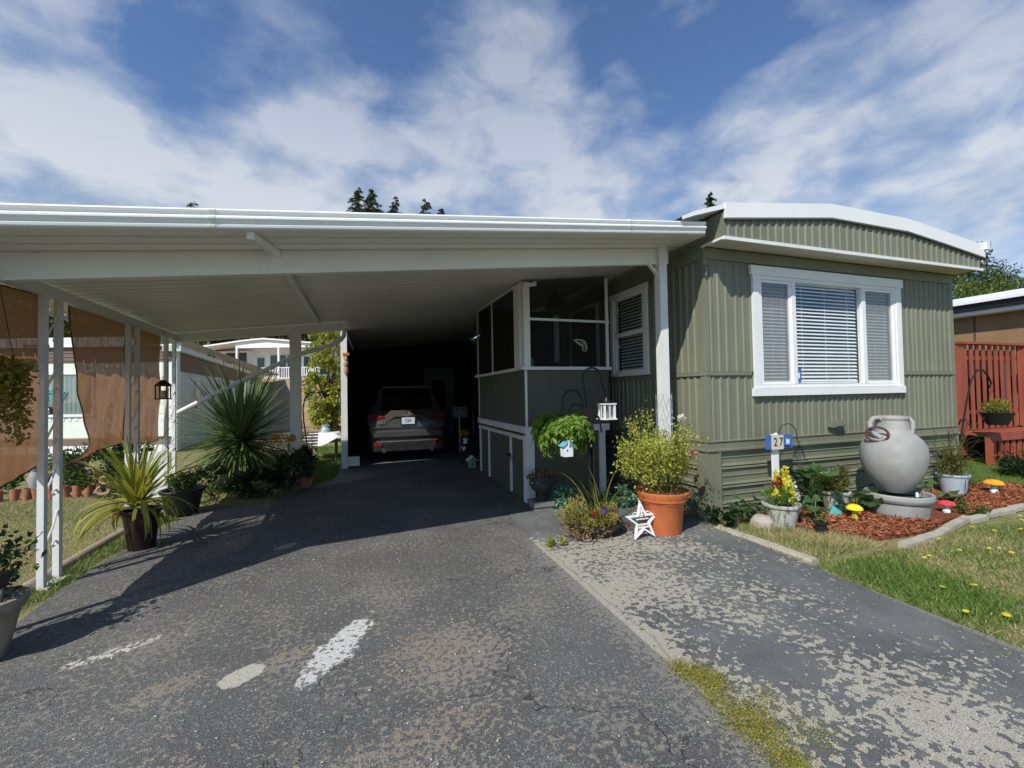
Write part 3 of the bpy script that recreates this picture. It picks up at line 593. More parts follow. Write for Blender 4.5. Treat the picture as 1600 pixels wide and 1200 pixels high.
for (a, c) in ((4.20, 4.645), (4.725, 5.825), (5.905, 6.42)):
    nn = 27 if a > 4.3 and a < 5 else 29
    for k in range(nn):
        z = WZ0+.075+(WZ1-WZ0-.14)*k/(nn-1)
        link(blm, 'blind_slat', home, (a-5.5, HY+.055-8, z), (random.uniform(-.06, .06), 0, random.uniform(-.002, .002)), (c-a, 1, 1))
    part('blind_rail', 'slat', home, lambda b: (b.box(a, c, HY+.03, HY+.08, WZ1-.045, WZ1-.0), b.box(a, c, HY+.04, HY+.07, WZ0+.03, WZ0+.05), [b.box(a+(c-a)*f-.002, a+(c-a)*f+.002, HY+.034, HY+.036, WZ0+.04, WZ1-.04) for f in (.15, .5, .85)]))
part('sticker', 'blue', win, lambda b: b.box(4.735, 4.80, HY-.008, HY-.005, WZ0+.05, WZ0+.20))
st = MB(); st.add([(4.745, HY-.0095, WZ0+.10), (4.775, HY-.0095, WZ0+.085), (4.775, HY-.0095, WZ0+.165), (4.745, HY-.0095, WZ0+.14)], [(0, 1, 2, 3)]); st.build('sticker_mark', 'white', win)
# side window (double hung)
def X_(b, y0, y1, z0, z1, x0, x1): b.box(x0, x1, y0, y1, z0, z1)
win2 = MB()
for (y0, y1, z0, z1) in ((4.62, 5.50, SW[3], 2.795), (4.63, SW[0], SW[2]-.001, SW[3]-.001), (SW[1], 5.49, SW[2]-.001, SW[3]-.001), (4.62, 5.50, 1.615, SW[2]-.002)): win2.box(HX0-.045, HX0-.013, y0, y1, z0, z1)
win2 = win2.build('window_frame', 'white', home)
b = MB(); frame(b, SW[0], SW[1], SW[2], SW[3], .035, lambda b, a, c, d, e: b.box(HX0-.03, HX0+.03, a, c, d, e)); b.box(HX0-.034, HX0+.02, SW[0]+.036, SW[1]-.036, 2.17, 2.225); b.build('sash', 'white', win2)
part('pane', M['glass'], win2, lambda b: (b.box(HX0-.01, HX0-.006, SW[0]+.03, SW[1]-.03, SW[2]+.03, 2.17), b.box(HX0-.02, HX0-.016, SW[0]+.03, SW[1]-.03, 2.225, SW[3]-.03)))
blm2 = MB().add([(.011, 0, -.019), (.011, 1, -.019), (0, 1, 0), (0, 0, 0), (-.004, 1, .019), (-.004, 0, .019)], [(0, 1, 2, 3), (3, 2, 4, 5)]).mesh('blind_slat', 'slat', False)
for k in range(22): link(blm2, 'blind_slat', home, (HX0+.06-5.5, SW[0]+.04-8, SW[2]+.06+k*.045), (0, R(62), 0), (1, SW[1]-SW[0]-.08, 1))
for z in (2.04, 2.56):
    part('glass_charm', 'slat', win2, lambda b: b.add([(HX0-.03, 5.33, z), (HX0-.03, 5.30, z+.04), (HX0-.03, 5.27, z), (HX0-.03, 5.30, z-.04)], [(0, 1, 2, 3)]))
# flashing joining house roof to carport roof
part('roof_flashing', 'roofwhite', home, lambda b: (b.strip([(3.45, 3.285), (3.05, 3.16), (2.90, 3.09)], lambda p, e: (p[0], BY-.02+e*12, p[1]+e*.40)), b.strip([(3.445, 3.235), (3.05, 3.125), (2.90, 3.06)], lambda p, e: (p[0], BY-.02+e*12, p[1]+e*.40)), b.strip([(3.45, 3.285), (3.05, 3.16), (2.90, 3.09), (2.90, 3.06), (3.05, 3.115), (3.445, 3.235)], lambda p, e: (p[0], BY-.022, p[1]) if e == 0 else (p[0], BY-.02, p[1])),
    b.add([(3.45, BY-.022, 3.285), (3.05, BY-.022, 3.16), (3.05, BY-.022, 3.115), (3.445, BY-.022, 3.235)], [(0, 1, 2, 3)]), b.add([(3.05, BY-.022, 3.16), (2.90, BY-.022, 3.09), (2.90, BY-.022, 3.06), (3.05, BY-.022, 3.115)], [(0, 1, 2, 3)])))
# ================================================================== CARPORT (its own slightly turned frame)
CA = math.atan(.08)
cp = thing('carport', 'white metal carport roof of ribbed pans on slim posts over the driveway', 'carport', (3.3, 3.51, 0), CA)
def RZ(u, v): return 3.0+.122*u+.017*v          # underside of the pans
def LX(v, ):                                     # left end of the pans at depth v
    return -6.05-.02*v if v < 4.55 else -3.71+.08*v
ri = math.atan(.122)
b = MB(); prp = [(0, 0), (.118, 0), (.1185, .05), (.1455, .05), (.146, 0), (.147, 0)]
k_ = len(prp); b.add([(0, y, z) for y, z in prp]+[(1, y, z) for y, z in prp], [(i, k_+i, k_+i+1, i+1) for i in range(k_-1)])
b.add([(0, 0, .012), (1, 0, .012), (1, .108, .012), (0, .108, .012)], [(0, 1, 2, 3)])
pan = b.mesh('roof_pan', 'ceil', False)
v = .02; k = 0
while v < 11.45:
    u0 = LX(v); u1 = .08*v+.04
    if v > .22: u1 = min(u1+.0, .08*v+.06)
    link(pan, 'roof_pan', cp, (u0, v, RZ(u0, v)), (0, -ri, 0), ((u1-u0)/math.cos(ri), 1, 1)); v += .147; k += 1
# front gutter / fascia: two rolled bands
gp = [(-.005, -.015), (-.045, -.015), (-.055, -.008), (-.058, .006), (-.050, .016), (-.064, .026), (-.072, .042), (-.072, .052), (-.062, .064), (-.054, .068), (-.066, .080), (-.070, .094), (-.062, .106), (-.045, .112), (-.005, .112)]
def sweep(b, prof, u0, u1, v0, off=0.0, lid=False):
    n = len(prof); vs_ = [(u, v0+p[0], RZ(u, v0)+p[1]+off) for u in (u0, u1) for p in prof]
    b.add(vs_, [(i, n+i, n+i+1, i+1) for i in range(n-1)]+[tuple(range(n)), tuple(range(2*n-1, n-1, -1))])
def lbuild(b, name, mat, par=cp, **tg): return b.build(name, mat, par, world=False, **tg)
b = MB(); sweep(b, gp, -6.1, -.06, 0); lbuild(b, 'front_gutter', 'roofwhite', smooth=False)
for u_ in (-4.25, -1.02): b = MB(); sweep(b, [(p[0]*1.035-.001, p[1]*1.02-.001) for p in gp[1:-1]], u_, u_+.035, 0); lbuild(b, 'gutter_joint', 'nbwhite', smooth=False)
def beam(b, u0, v0, u1, v1, h, t_, drop=.0):
    """box beam under the pans from (u0,v0) to (u1,v1), following the slope"""
    d = Vector((u1-u0, v1-v0, 0)).normalized(); s_ = Vector((-d.y, d.x, 0))*t_/2
    vs_ = []
    for u, v_ in ((u0, v0), (u1, v1)):
        z = RZ(u, v_)-drop
        for sg, zz_ in ((-1, -h), (1, -h), (1, 0), (-1, 0)): vs_.append((u+s_.x*sg, v_+s_.y*sg, z+zz_))
    b.add(vs_, [(0, 1, 2, 3), (7, 6, 5, 4), (0, 4, 5, 1), (1, 5, 6, 2), (2, 6, 7, 3), (3, 7, 4, 0)])
HV = .49
b = MB(); beam(b, -5.95, HV, .0-.06, HV, .175, .05, .004); lbuild(b, 'header_beam', 'ceil')
b = MB()
for sg in (-1, 1): b.tube([(-4.02+sg*.03, HV-.027, RZ(-4.02, HV)-.02), (-4.02+sg*.12, HV-.027, RZ(-4, HV)-.045), (-4.02+sg*.17, HV-.027, RZ(-4, HV)-.12)], .002, 4)
b.box(-4.05, -3.98, HV-.034, HV-.026, RZ(-4.02, HV)-.17, RZ(-4.02, HV)-.11); lbuild(b, 'beam_splice', 'ceil')
b = MB(); beam(b, -4.04, .03, -3.975+.05, HV-.03, .05, .045, .006); lbuild(b, 'centre_rib', 'ceil')
b = MB(); beam(b, -3.98+.05, HV+.03, -3.70, 4.2, .065, .045, .006); lbuild(b, 'centre_rib', 'ceil')
# left beam diverging a little from the house
ci, si = math.cos(CA), math.sin(CA)
def loc(x, y): dx, dy = x-3.3, y-3.51; return dx*ci+dy*si, -dx*si+dy*ci
def bx(y): return -2.34-.1*(y-4.24)
a0 = loc(bx(3.16), 3.16); a1 = loc(bx(7.75), 7.75)
for nm, dz in (('side_beam', .045),):
    b = MB(); beam(b, a0[0], a0[1], a1[0], a1[1], .085, .05, dz); lbuild(b, nm, 'ceil')
# rear gutter over the open side
b = MB(); sweep(b, [(0, -.01), (.0, -.14), (.05, -.15), (.09, -.14), (.10, -.01)], -6.1, -3.30, 4.55, -.0); lbuild(b, 'rear_gutter', 'ceil', smooth=False)
# left end trim
b = MB(); beam(b, -6.1, .05, -6.16, 4.6, .06, .03, -.03); lbuild(b, 'side_trim', 'ceil')
def lattice(y0, dy, top):
    """two square tubes and flat-iron scrolls between them, standing on the kerb line"""
    x0 = bx(y0); x1 = bx(y0+dy)
    lp = MB(); lp.box(x0-.05, x0+.05, y0-.03, y0+dy+.03, -.01, .006); lp = lp.build('lattice_post', 'postwhite', cp)
    for x, y in ((x0, y0), (x1, y0+dy)): part('post_leg', 'postwhite', lp, lambda b: b.box(x-.021, x+.021, y-.021, y+.021, .006, top))
    ym = y0+dy/2; xm = (x0+x1)/2; hw = dy/2-.02; z = .22
    while z < top-.35:
        for sgn in (1, -1):
            pts = []
            for k in range(15):
                a = k/14*1.6*PI; r = .034*(1-k/20)
                pts.append((xm, ym+sgn*(hw-.036)+sgn*r*math.cos(a)*1.0, z+(.06 if sgn > 0 else .0)+r*math.sin(a)*1.0))
            b = MB(); b.tube(pts, .0075, 5); b.build('scroll', 'postwhite', lp)
        b = MB(); b.tube([(xm, ym-hw+.01, z+.04), (xm, ym-hw*.3, z+.12), (xm, ym+hw*.4, z+.2), (xm, ym+hw, z+.32)], .0075, 5); b.build('scroll', 'postwhite', lp)
        z += .40
lattice(3.13, .24, 2.14); lattice(4.22, .21, 2.24); lattice(5.81, .25, 2.28); lattice(7.10, .35, 2.33)
# corner post by the house, with brace; mid post; wall-end post; downspout
part('corner_post', 'postwhite', cp, lambda b: b.box(3.03, 3.125, 3.90, 3.995, 0, 2.985))
part('corner_brace', 'postwhite', cp, lambda b: b.obox((2.89, 3.955, 2.83), (3.04, 3.955, 2.68), .04, .02))
part('rear_post', 'postwhite', cp, lambda b: b.box(-1.205, -1.045, 7.76, 7.86, 0, 2.50))
part('downspout', 'ceil', cp, lambda b: b.tube([(-.37, 7.80, 2.56), (-.375, 7.78, 2.44), (-.42, 7.75, 2.36), (-.55, 7.75, 2.275), (-1.066, 7.75, 2.10), (-2.035, 7.73, 1.588), (-2.70, 7.68, 1.20)], .036, 8))
part('downspout_clip', 'ceil', cp, lambda b: b.obox((-1.70, 7.74, 1.78), (-1.76, 7.74, 1.745), .085, .085))
# ================================================================== STORAGE WALLS AT THE BACK OF THE CARPORT
gw = thing('garage_wall', 'dark boarded wall closing the rear left side of the carport, white end post', 'wall', (-.45, 9.0, 0))
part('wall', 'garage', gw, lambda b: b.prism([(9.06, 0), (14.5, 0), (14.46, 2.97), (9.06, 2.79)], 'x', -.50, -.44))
part('end_post', 'postwhite', gw, lambda b: b.box(-.50, -.385, 8.97, 9.055, .0, 2.74))
part('base_block', 'white', gw, lambda b: b.box(-.38, -.17, 8.98, 9.05, .04, .22))
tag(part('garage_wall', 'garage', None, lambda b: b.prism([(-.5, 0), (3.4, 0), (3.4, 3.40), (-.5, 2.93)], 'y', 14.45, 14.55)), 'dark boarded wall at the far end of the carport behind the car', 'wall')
dr = thing('back_door', 'dim grey panelled door with a pane, in the dark end wall behind the car', 'door', (2.3, 14.45, 0))
part('door_leaf', paint('dim_door', (.16, .17, .19), .6), dr, lambda b: (b.box(1.75, 2.75, 14.38, 14.44, .05, .9), b.box(1.75, 2.0, 14.38, 14.44, .9, 2.3), b.box(2.45, 2.75, 14.38, 14.44, .9, 2.3), b.box(2.0, 2.45, 14.38, 14.44, 1.9, 2.3)))
part('pane', 'tint', dr, lambda b: b.box(2.0, 2.45, 14.40, 14.41, .9, 1.9))
# ================================================================== SCREENED PORCH
PX0, PX1, PY0, PY1 = 1.91, 3.40, 5.17, 7.62
po = thing('screened_porch', 'dark green boarded porch with white trim and black insect screens beside the home', 'porch', (2.6, 6.4, 0))
def ceilz(x, y): u_, v_ = loc(x, y); return RZ(u_, v_)
def pb(name, mat, x0, x1, y0, y1, z0, z1): return part(name, mat, po, lambda b: b.box(x0, x1, y0, y1, z0, z1))
pb('lower_panel', 'darkgreen', PX0+.06, 3.05, PY0+.02, PY0+.05, 0, .885)
pb('upper_panel', 'darkgreen', PX0+.02, 3.13, PY0+.006, PY0+.04, .975, 1.70)
pb('lower_panel', 'darkgreen', PX0+.022, PX0+.05, PY0+.05, PY1, 0, .86)
for a, c in ((PY0+.04, 6.02), (6.024, 7.0), (7.004, PY1)): pb('upper_panel', 'darkgreen', PX0+.012, PX0+.04, a, c, .97, 1.70)
pb('front_trim_board', 'postwhite', PX0-.02, 3.12, PY0-.018, PY0+.005, .885, .972)
pb('side_trim_board', 'postwhite', PX0-.022, PX0+.01, PY0+.006, PY1, .885, .972)
pb('corner_post', 'postwhite', PX0-.0, PX0+.11, PY0-.012, PY0+.018, 0, .884)
pb('corner_post', 'postwhite', PX0-.006, PX0+.02, PY0+.019, PY0+.11, 0, .860)
pb('side_header', 'postwhite', PX0-.008, PX0+.02, PY0+.112, PY1, .795, .845)
for y in (5.82, 6.98, 7.55): pb('door_stile', 'postwhite', PX0-.006, PX0+.02, y-.02, y+.02, .02, .794)
pb('door_latch', 'black', PX0-.05, PX0-.008, 5.78, 5.86, .52, .56); pb('door_latch', 'chrome', PX0-.055, PX0-.01, 5.74, 5.765, .47, .51)
pb('corner_bead', 'postwhite', PX0-.004, PX0+.028, PY0-.006, PY0+.003, .974, 1.698)
pb('side_bead', 'postwhite', PX0-.0, PX0+.011, PY1-.03, PY1, .974, 1.698)
pb('front_right_post', 'postwhite', 2.965, 3.055, PY0-.012, PY0+.018, .0, .884)
pb('front_sill', 'postwhite', PX0-.05, 3.16, PY0-.04, PY0+.06, 1.702, 1.742)
pb('side_sill', 'postwhite', PX0-.05, PX0+.06, PY0+.062, PY1+.06, 1.702, 1.742)
pb('front_post', 'postwhite', PX0-.01, PX0+.075, PY0-.02, PY0+.06, 1.743, 2.80)
pb('side_post', 'postwhite', PX0-.03, PX0+.03, PY0+.10, PY0+.32, 1.743, 2.83)
pb('gap_board', 'postwhite', PX0+.0, PX0+.02, PY0+.062, PY0+.098, 1.743, 2.83)
part('post_wrap', 'postwhite', po, lambda b: b.tube([(1.90, 5.14, 2.80), (2.0, 5.14, 2.80), (2.06, 5.14, 2.81), (2.05, 5.14, 2.84)], .03, 7))
for y in (6.66, PY1): pb('side_mullion', 'postwhite', PX0-.008, PX0+.012, y-.015, y+.015, 1.743, 2.86)
pb('front_mullion', 'postwhite', 3.10, 3.14, PY0-.016, PY0+.01, 1.743, 2.96)
pb('front_rail', 'postwhite', PX0+.077, 3.15, PY0-.020, PY0+.006, 2.345, 2.375)
part('top_plate', 'postwhite', po, lambda b: b.obox((PX0+.0, PY0+.05, ceilz(PX0, PY0)-.035), (PX0, PY1, ceilz(PX0, PY1)-.035), .03, .03))
scr = [((PX0+.08, PY0+.003), (3.10, PY0+.003), 1.743, 2.344), ((PX0+.08, PY0+.0035), (3.10, PY0+.0035), 2.376, None), ((PX0+.005, PY0+.33), (PX0+.005, 6.645), 1.743, None), ((PX0+.005, 6.675), (PX0+.005, PY1-.015), 1.743, None)]
for (x0, y0), (x1, y1), z0, z1 in scr:
    part('screen', 'screen', po, lambda b: b.add([(x0, y0, z0), (x1, y1, z0), (x1, y1, z1 or ceilz(x1, y1)-.03), (x0, y0, z1 or ceilz(x0, y0)-.03)], [(0, 1, 2, 3)]))
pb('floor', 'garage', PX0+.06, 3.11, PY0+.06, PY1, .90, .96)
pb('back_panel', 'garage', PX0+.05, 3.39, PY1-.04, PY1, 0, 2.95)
dj = part('door_casing', 'postwhite', po, lambda b: (b.box(3.36, 3.398, 5.85, 5.90, .97, 2.74), b.box(3.36, 3.398, 6.75, 6.80, .97, 2.74), b.box(3.355, 3.398, 5.83, 6.82, 2.742, 2.80)))
part('door_leaf', paint('maroon_door', (.08, .02, .018), .4), po, lambda b: b.box(3.375, 3.395, 5.902, 6.748, .97, 2.738))
# ================================================================== SHADE CLOTHS
def cloth(name, lab, edges, xoff, wr, top_sag=.01, parent=None, grp='brown shade cloths along the open side'):
    """edges: list of (y_bottom, z_bottom, y_top, z_top) columns; wrinkled grid between"""
    cols = []; n = len(edges)
    K = 60; J = 40; V = []
    for i in range(K+1):
        s_ = i/K*(n-1); a = min(int(s_), n-2); f = s_-a; f = f*f*(3-2*f)
        e = [edges[a][q_]*(1-f)+edges[a+1][q_]*f for q_ in range(len(edges[0]))]
        for j in range(J+1):
            t = j/J; y = e[2]*(1-t)+e[0]*t + (e[4] if len(e) > 4 else 0)*float(np.interp(t, [0, .35, .7, .86, .93, 1], [0, .12, .34, .44, .28, -.20])); z = e[3]*(1-t)+e[1]*t
            wv = .003*math.sin(y*31+z*3)*(.3+t)+.006*math.sin(y*11-z*5+1)*t+.004*math.sin((y*7+z*6)+2*math.sin(z*4))+.010*math.sin(17*(y-(2.3-z)*.35))*math.sin(PI*t)+.005*math.sin(41*(y+(2.3-z)*.12))*t
            fold = .022*wr*math.exp(-((y-(e[2]+.15)-(2.3-z)*.55)/.07)**2)*(1-t*.3)
            V.append((bx(y)+xoff+wv*wr+fold-.02*t*wr, y, z))
    F = np.array([(i*(J+1)+j, (i+1)*(J+1)+j, (i+1)*(J+1)+j+1, i*(J+1)+j+1) for i in range(K) for j in range(J)])
    th = thing(name, lab, 'shade cloth', (bx(edges[0][2])+xoff, edges[0][2], 1.0), 0, grp)
    np_obj('cloth', np.array(V), F, 'shade', th, True)
    b = MB(); b.tube([V[j] for j in range(J+1)], .006, 5); b.build('hem', 'bark', th)
    b = MB(); b.tube([V[i*(J+1)+J] for i in range(K+1)], .007, 5); b.build('hem', 'bark', th)
    b = MB(); b.tube([V[i*(J+1)] for i in range(K+1)], .006, 5); b.build('hem', 'bark', th)
    return th
cloth('shade_cloth', 'brown shade cloth nearest the left picture edge, hanging behind the trailing golden basket', [(3.10, .78, 3.10, 2.12), (3.4, .80, 3.4, 2.15), (3.9, .83, 3.9, 2.20), (4.42, .93, 4.40, 2.235)], -.05, .8)
cloth('shade_cloth', 'brown shade cloth with its loose front edge curling away, showing the white neighbour home', [(4.68, .80, 4.68, 2.26, 1.0), (5.02, .87, 5.02, 2.27, .42), (5.45, .92, 5.45, 2.27, 0), (5.93, .93, 5.93, 2.29, 0)], -.045, 1.5)
cloth('shade_cloth', 'narrow brown shade cloth behind the black hanging lantern', [(5.90, .90, 5.90, 2.29), (6.3, .88, 6.3, 2.30), (6.7, .86, 6.7, 2.31), (7.04, .86, 7.04, 2.32)], -.045, 1.2)
# ================================================================== THINGS HANGING IN THE CARPORT
ln = thing('lantern', 'small black arched lantern with a candle, on a cord before the brown cloth', 'lantern', (-2.52, 6.72, 1.42))
b = MB()
for sx in (-1, 1):
    for sy in (-1, 1): b.box(-2.52+sx*.06-.006, -2.52+sx*.06+.006, 6.72+sy*.06-.006, 6.72+sy*.06+.006, 1.42, 1.58)
b.box(-2.59, -2.45, 6.65, 6.79, 1.405, 1.42); b.build('cage', 'black', ln)
part('lantern_roof', 'black', ln, lambda b: b.lathe([(.098, 1.575), (.092, 1.595), (.05, 1.635), (.035, 1.64), (.035, 1.655), (.0, 1.66)], (-2.52, 6.72, 0), 4))
part('candle', 'tile', ln, lambda b: b.lathe([(.0, 1.42), (.033, 1.421), (.033, 1.52), (0, 1.521)], (-2.52, 6.72, 0), 14))
part('cord', 'black', ln, lambda b: b.tube([(-2.52, 6.72, 1.66), (-2.52, 6.72, 2.32)], .003, 4))
part('handle', 'black', ln, lambda b: b.tube([(-2.52, 6.72+.03*math.cos(a), 1.66+.04*math.sin(a)) for a in np.linspace(0, PI, 8)], .003, 4))
iv = thing('hanging_basket', 'trailing golden foliage in a basket hung near the left picture edge', 'hanging basket', (-2.1, 3.60, 1.5))
part('basket', 'bark', iv, lambda b: b.lathe([(.0, 1.48), (.06, 1.482), (.11, 1.60), (.10, 1.60), (.0, 1.55)], (-2.18, 3.52, 0)))
part('hanger', 'black', iv, lambda b: [b.tube([(-2.18+.10*math.cos(a), 3.52+.10*math.sin(a), 1.6), (-2.18, 3.52, 2.25)], .002, 4) for a in (0, 2.1, 4.2)])
P = ball(900, (-2.18, 3.52, 1.60), (.15, .17, .08), .2); leaves('foliage', P, .045, .03, 'leaf_gold', iv)
pp = []
for k in range(90):
    a = rng.uniform(0, 2*PI); r = rng.uniform(.06, .15); h = rng.uniform(.2, .48)*(1 if math.sin(a) < .4 else .5); n_ = int(h*80)
    t = np.linspace(0, 1, n_)[:, None]; pp.append(np.hstack([-2.18+math.cos(a)*r*(1+.15*t), 3.52+math.sin(a)*r*(1+.2*t), 1.6-h*t])+rng.normal(size=(n_, 3))*.012)
leaves('trailing_vine', np.vstack(pp), .034, .024, 'leaf_gold', iv, up=-.4)
# ================================================================== CAR
car = thing('parked_car', 'grey brown SUV parked in the dark end of the carport, rear towards the camera', 'car', (.73, 9.35, 0))
M['carpaint'] = (lambda t: t.fin(t.bsdf((.070, .064, .060), .36, .3, coat=.25)))(NT('car_paint'))
M['tail'] = paint('tail_lens', (.24, .008, .012), .15, .05, 0, 0, 3, spec=.8)
M['plate'] = paint('plate_white', (.62, .68, .74), .4, .08, .1, 0, 30)
ST = [  # y, half width low, half width shoulder, half width top, z low, z shoulder, z top
 (.00, .80, .86, .66, .36, .78, .84), (.06, .88, .90, .70, .30, .90, 1.00), (.16, .91, .92, .70, .28, .97, 1.10), (.34, .92, .92, .64, .27, 1.00, 1.36), (.50, .92, .92, .60, .27, 1.01, 1.585),
 (.80, .92, .92, .60, .27, 1.01, 1.645), (1.6, .92, .92, .60, .27, 1.00, 1.68), (2.5, .92, .92, .60, .27, .99, 1.64), (2.95, .92, .92, .62, .27, .98, 1.45), (3.45, .92, .91, .68, .27, .96, 1.08), (4.1, .90, .88, .66, .28, .90, .99), (4.45, .84, .80, .55, .32, .72, .82), (4.55, .70, .68, .45, .38, .62, .70)]
b = MB(); rr = []
for (y, wl, ws, wt, zl, zs, zt_) in ST:
    half = [(wl*.86, zl-.04), (wl, zl+.06), (wl*1.0, .55 if zs > .6 else .5), (ws, zs), (ws*.97, zs+.025*(zt_ > zs+.1)), (wt+.06, zt_-.05*(zt_ > 1.2)-.01), (wt-.08, zt_)]
    rr.append([(.73+sx*x, 9.35+y, z) for sx, seq in ((-1, half), (1, half[::-1])) for x, z in seq])
k_ = len(rr[0]); vv = [p for r_ in rr for p in r_]
b.add(vv, [(i*k_+j, (i+1)*k_+j, (i+1)*k_+(j+1) % k_, i*k_+(j+1) % k_) for i in range(len(ST)-1) for j in range(k_)]+[tuple(range(k_)), tuple(range(len(vv)-1, len(vv)-k_-1, -1))])
b.sm = True; b.build('body', 'carpaint', car)
cxl = lambda u: .73+u
part('rear_window', 'tint', car, lambda b: b.add([(cxl(-.64), 9.35+.165, 1.115), (cxl(.64), 9.35+.165, 1.115), (cxl(.54), 9.35+.455, 1.55), (cxl(-.54), 9.35+.455, 1.55), (cxl(0), 9.35+.15, 1.11), (cxl(0), 9.35+.445, 1.56)], [(0, 4, 5, 3), (4, 1, 2, 5)]))
for s_ in (-1, 1):
    part('side_window', 'tint', car, lambda b: b.add([(cxl(s_*.905), 9.35+.55, 1.06), (cxl(s_*.905), 9.35+3.2, 1.02), (cxl(s_*.69), 9.35+2.6, 1.55), (cxl(s_*.665), 9.35+.85, 1.58)], [(0, 1, 2, 3)]))
part('spoiler', 'blackplastic', car, lambda b: b.obox((cxl(-.56), 9.35+.44, 1.605), (cxl(.56), 9.35+.44, 1.605), .22, .035))  # black colour stands in for the shade over the upper body
part('rear_bumper', 'blackplastic', car, lambda b: (b.box(cxl(-.80), cxl(.80), 9.31, 9.42, .26, .44), ))
part('bumper_shelf', 'carpaint', car, lambda b: (b.box(cxl(-.78), cxl(.78), 9.305, 9.40, .56, .66), b.obox((cxl(-.80), 9.345, .755), (cxl(.80), 9.345, .755), .05, .02)))
part('bumper_strip', 'chrome', car, lambda b: b.box(cxl(-.70), cxl(.70), 9.30, 9.312, .455, .475))
part('plate_recess', 'carpaint', car, lambda b: (b.box(cxl(-.42), cxl(.42), 9.372, 9.40, .80, .83), b.obox((cxl(-.60), 9.36, .80), (cxl(-.30), 9.385, .975), .03, .02), b.obox((cxl(.60), 9.36, .80), (cxl(.30), 9.385, .975), .03, .02), b.box(cxl(-.32), cxl(.32), 9.36, 9.40, .965, .99)))
pl = part('number_plate', 'plate', car, lambda b: b.box(cxl(-.155), cxl(.155), 9.325, 9.333, .815, .965))
part('plate_frame', 'black', car, lambda b: frame(b, cxl(-.168), cxl(.168), .802, .978, .014, lambda b, a, c, d, e: b.box(a, c, 9.318, 9.335, d, e)))
link(text_mesh('534', .095, 'blue'), 'plate_text', pl, (0, -.030, .885), (PI/2, 0, 0))
for s_ in (-1, 1):
    part('tail_light', 'tail', car, lambda b: b.add([(cxl(s_*.50), 9.375, .985), (cxl(s_*.88), 9.355, .90), (cxl(s_*.935), 9.50, .92), (cxl(s_*.935), 9.62, 1.02), (cxl(s_*.90), 9.42, 1.02), (cxl(s_*.62), 9.385, 1.01)], [(0, 1, 4, 5), (1, 2, 3, 4)]))
    part('reflector', 'tail', car, lambda b: b.obox((cxl(s_*.60), 9.30, .40), (cxl(s_*.80), 9.33, .43), .03, .06))
    part('exhaust_tip', 'chrome', car, lambda b: b.tube([(cxl(s_*.55), 9.29, .27), (cxl(s_*.55), 9.50, .27)], .045, 14))
    for y in (.85, 3.65):
        wh = part('wheel', 'tire', car, lambda b: b.tube([(cxl(s_*.70), 9.35+y, .35), (cxl(s_*.715), 9.35+y, .35), (cxl(s_*.91), 9.35+y, .35), (cxl(s_*.925), 9.35+y, .35)], [.30, .35, .35, .31], 28))
        part('rim', 'chrome', wh, lambda b: b.tube([(cxl(s_*.90), 9.35+y, .35), (cxl(s_*.93), 9.35+y, .35)], [.24, .20], 10))
bd = part('badge', 'chrome', car, lambda b: b.tube([(cxl(.075*math.cos(a)), 9.352-.0, 1.035+.052*math.sin(a)) for a in np.linspace(0, 2*PI, 25)], .007, 6))
part('badge_wings', 'chrome', car, lambda b: b.tube([(cxl(-.055), 9.35, 1.06), (cxl(-.03), 9.35, 1.05), (cxl(0), 9.35, 1.02), (cxl(.03), 9.35, 1.05), (cxl(.055), 9.35, 1.06)], .007, 5))
link(text_mesh('CX-5', .075, 'chrome', .004), 'model_badge', car, (-.60, -.028, .86), (PI/2, 0, 0))
car.scale = (.90, 1, 1); car.location = (.80, 9.40, -.02)
# sundries at the dark side of the porch
bx1 = thing('letter_box', 'pale grey box on a thin white leg in the dark beside the car', 'box', (2.12, 10.4, 0))
part('case', paint('dim_grey', (.20, .22, .24), .6), bx1, lambda b: b.box(1.95, 2.30, 10.35, 10.6, .84, 1.10)); part('leg', 'white', bx1, lambda b: b.box(2.10, 2.125, 10.38, 10.40, 0, .84)); part('slot', 'dark', bx1, lambda b: (b.box(2.00, 2.08, 10.34, 10.349, 1.03, 1.06), b.box(2.16, 2.24, 10.34, 10.349, 1.03, 1.06)))
bh = thing('birdhouse', 'small green birdhouse on the ground at the far corner of the porch', 'birdhouse', (1.84, 7.95, 0))
part('wall', 'leafgreen', bh, lambda b: b.prism([(1.78, .02), (1.90, .02), (1.90, .14), (1.84, .20), (1.78, .14)], 'y', 7.90, 8.03))
part('roof', 'nbwhite', bh, lambda b: (b.obox((1.80, 7.88, .195), (1.80, 8.05, .195), .15, .012, (-.75, 0, 1)), b.obox((1.88, 7.88, .195), (1.88, 8.05, .195), .15, .012, (.75, 0, 1))))
part('entrance', 'ink', bh, lambda b: b.box(1.825, 1.855, 7.895, 7.899, .075, .105))
rk = thing('potted_flowers', 'orange flowers in small white pots on a stand past the porch corner', 'flower pot', (1.86, 8.5, 0))
part('stand', 'black', rk, lambda b: b.box(1.74, 1.98, 8.42, 8.60, .40, .42)); part('stand_leg', 'black', rk, lambda b: [b.box(x, x+.015, y, y+.015, 0, .40) for x in (1.75, 1.95) for y in (8.43, 8.57)])
part('pot', 'white', rk, lambda b: (b.lathe([(.04, .42), (.06, .52), (.055, .52), (0, .50)], (1.84, 8.5, 0), 14), b.lathe([(.04, .28), (.055, .36), (.05, .36), (0, .34)], (1.80, 8.5, 0), 14)))
leaves('flower_head', ball(160, (1.82, 8.5, .62), (.11, .11, .09)), .04, .03, 'petal_orange', rk); leaves('foliage', ball(120, (1.82, 8.5, .58), (.1, .1, .09)), .05, .02, 'leaf_dark', rk)
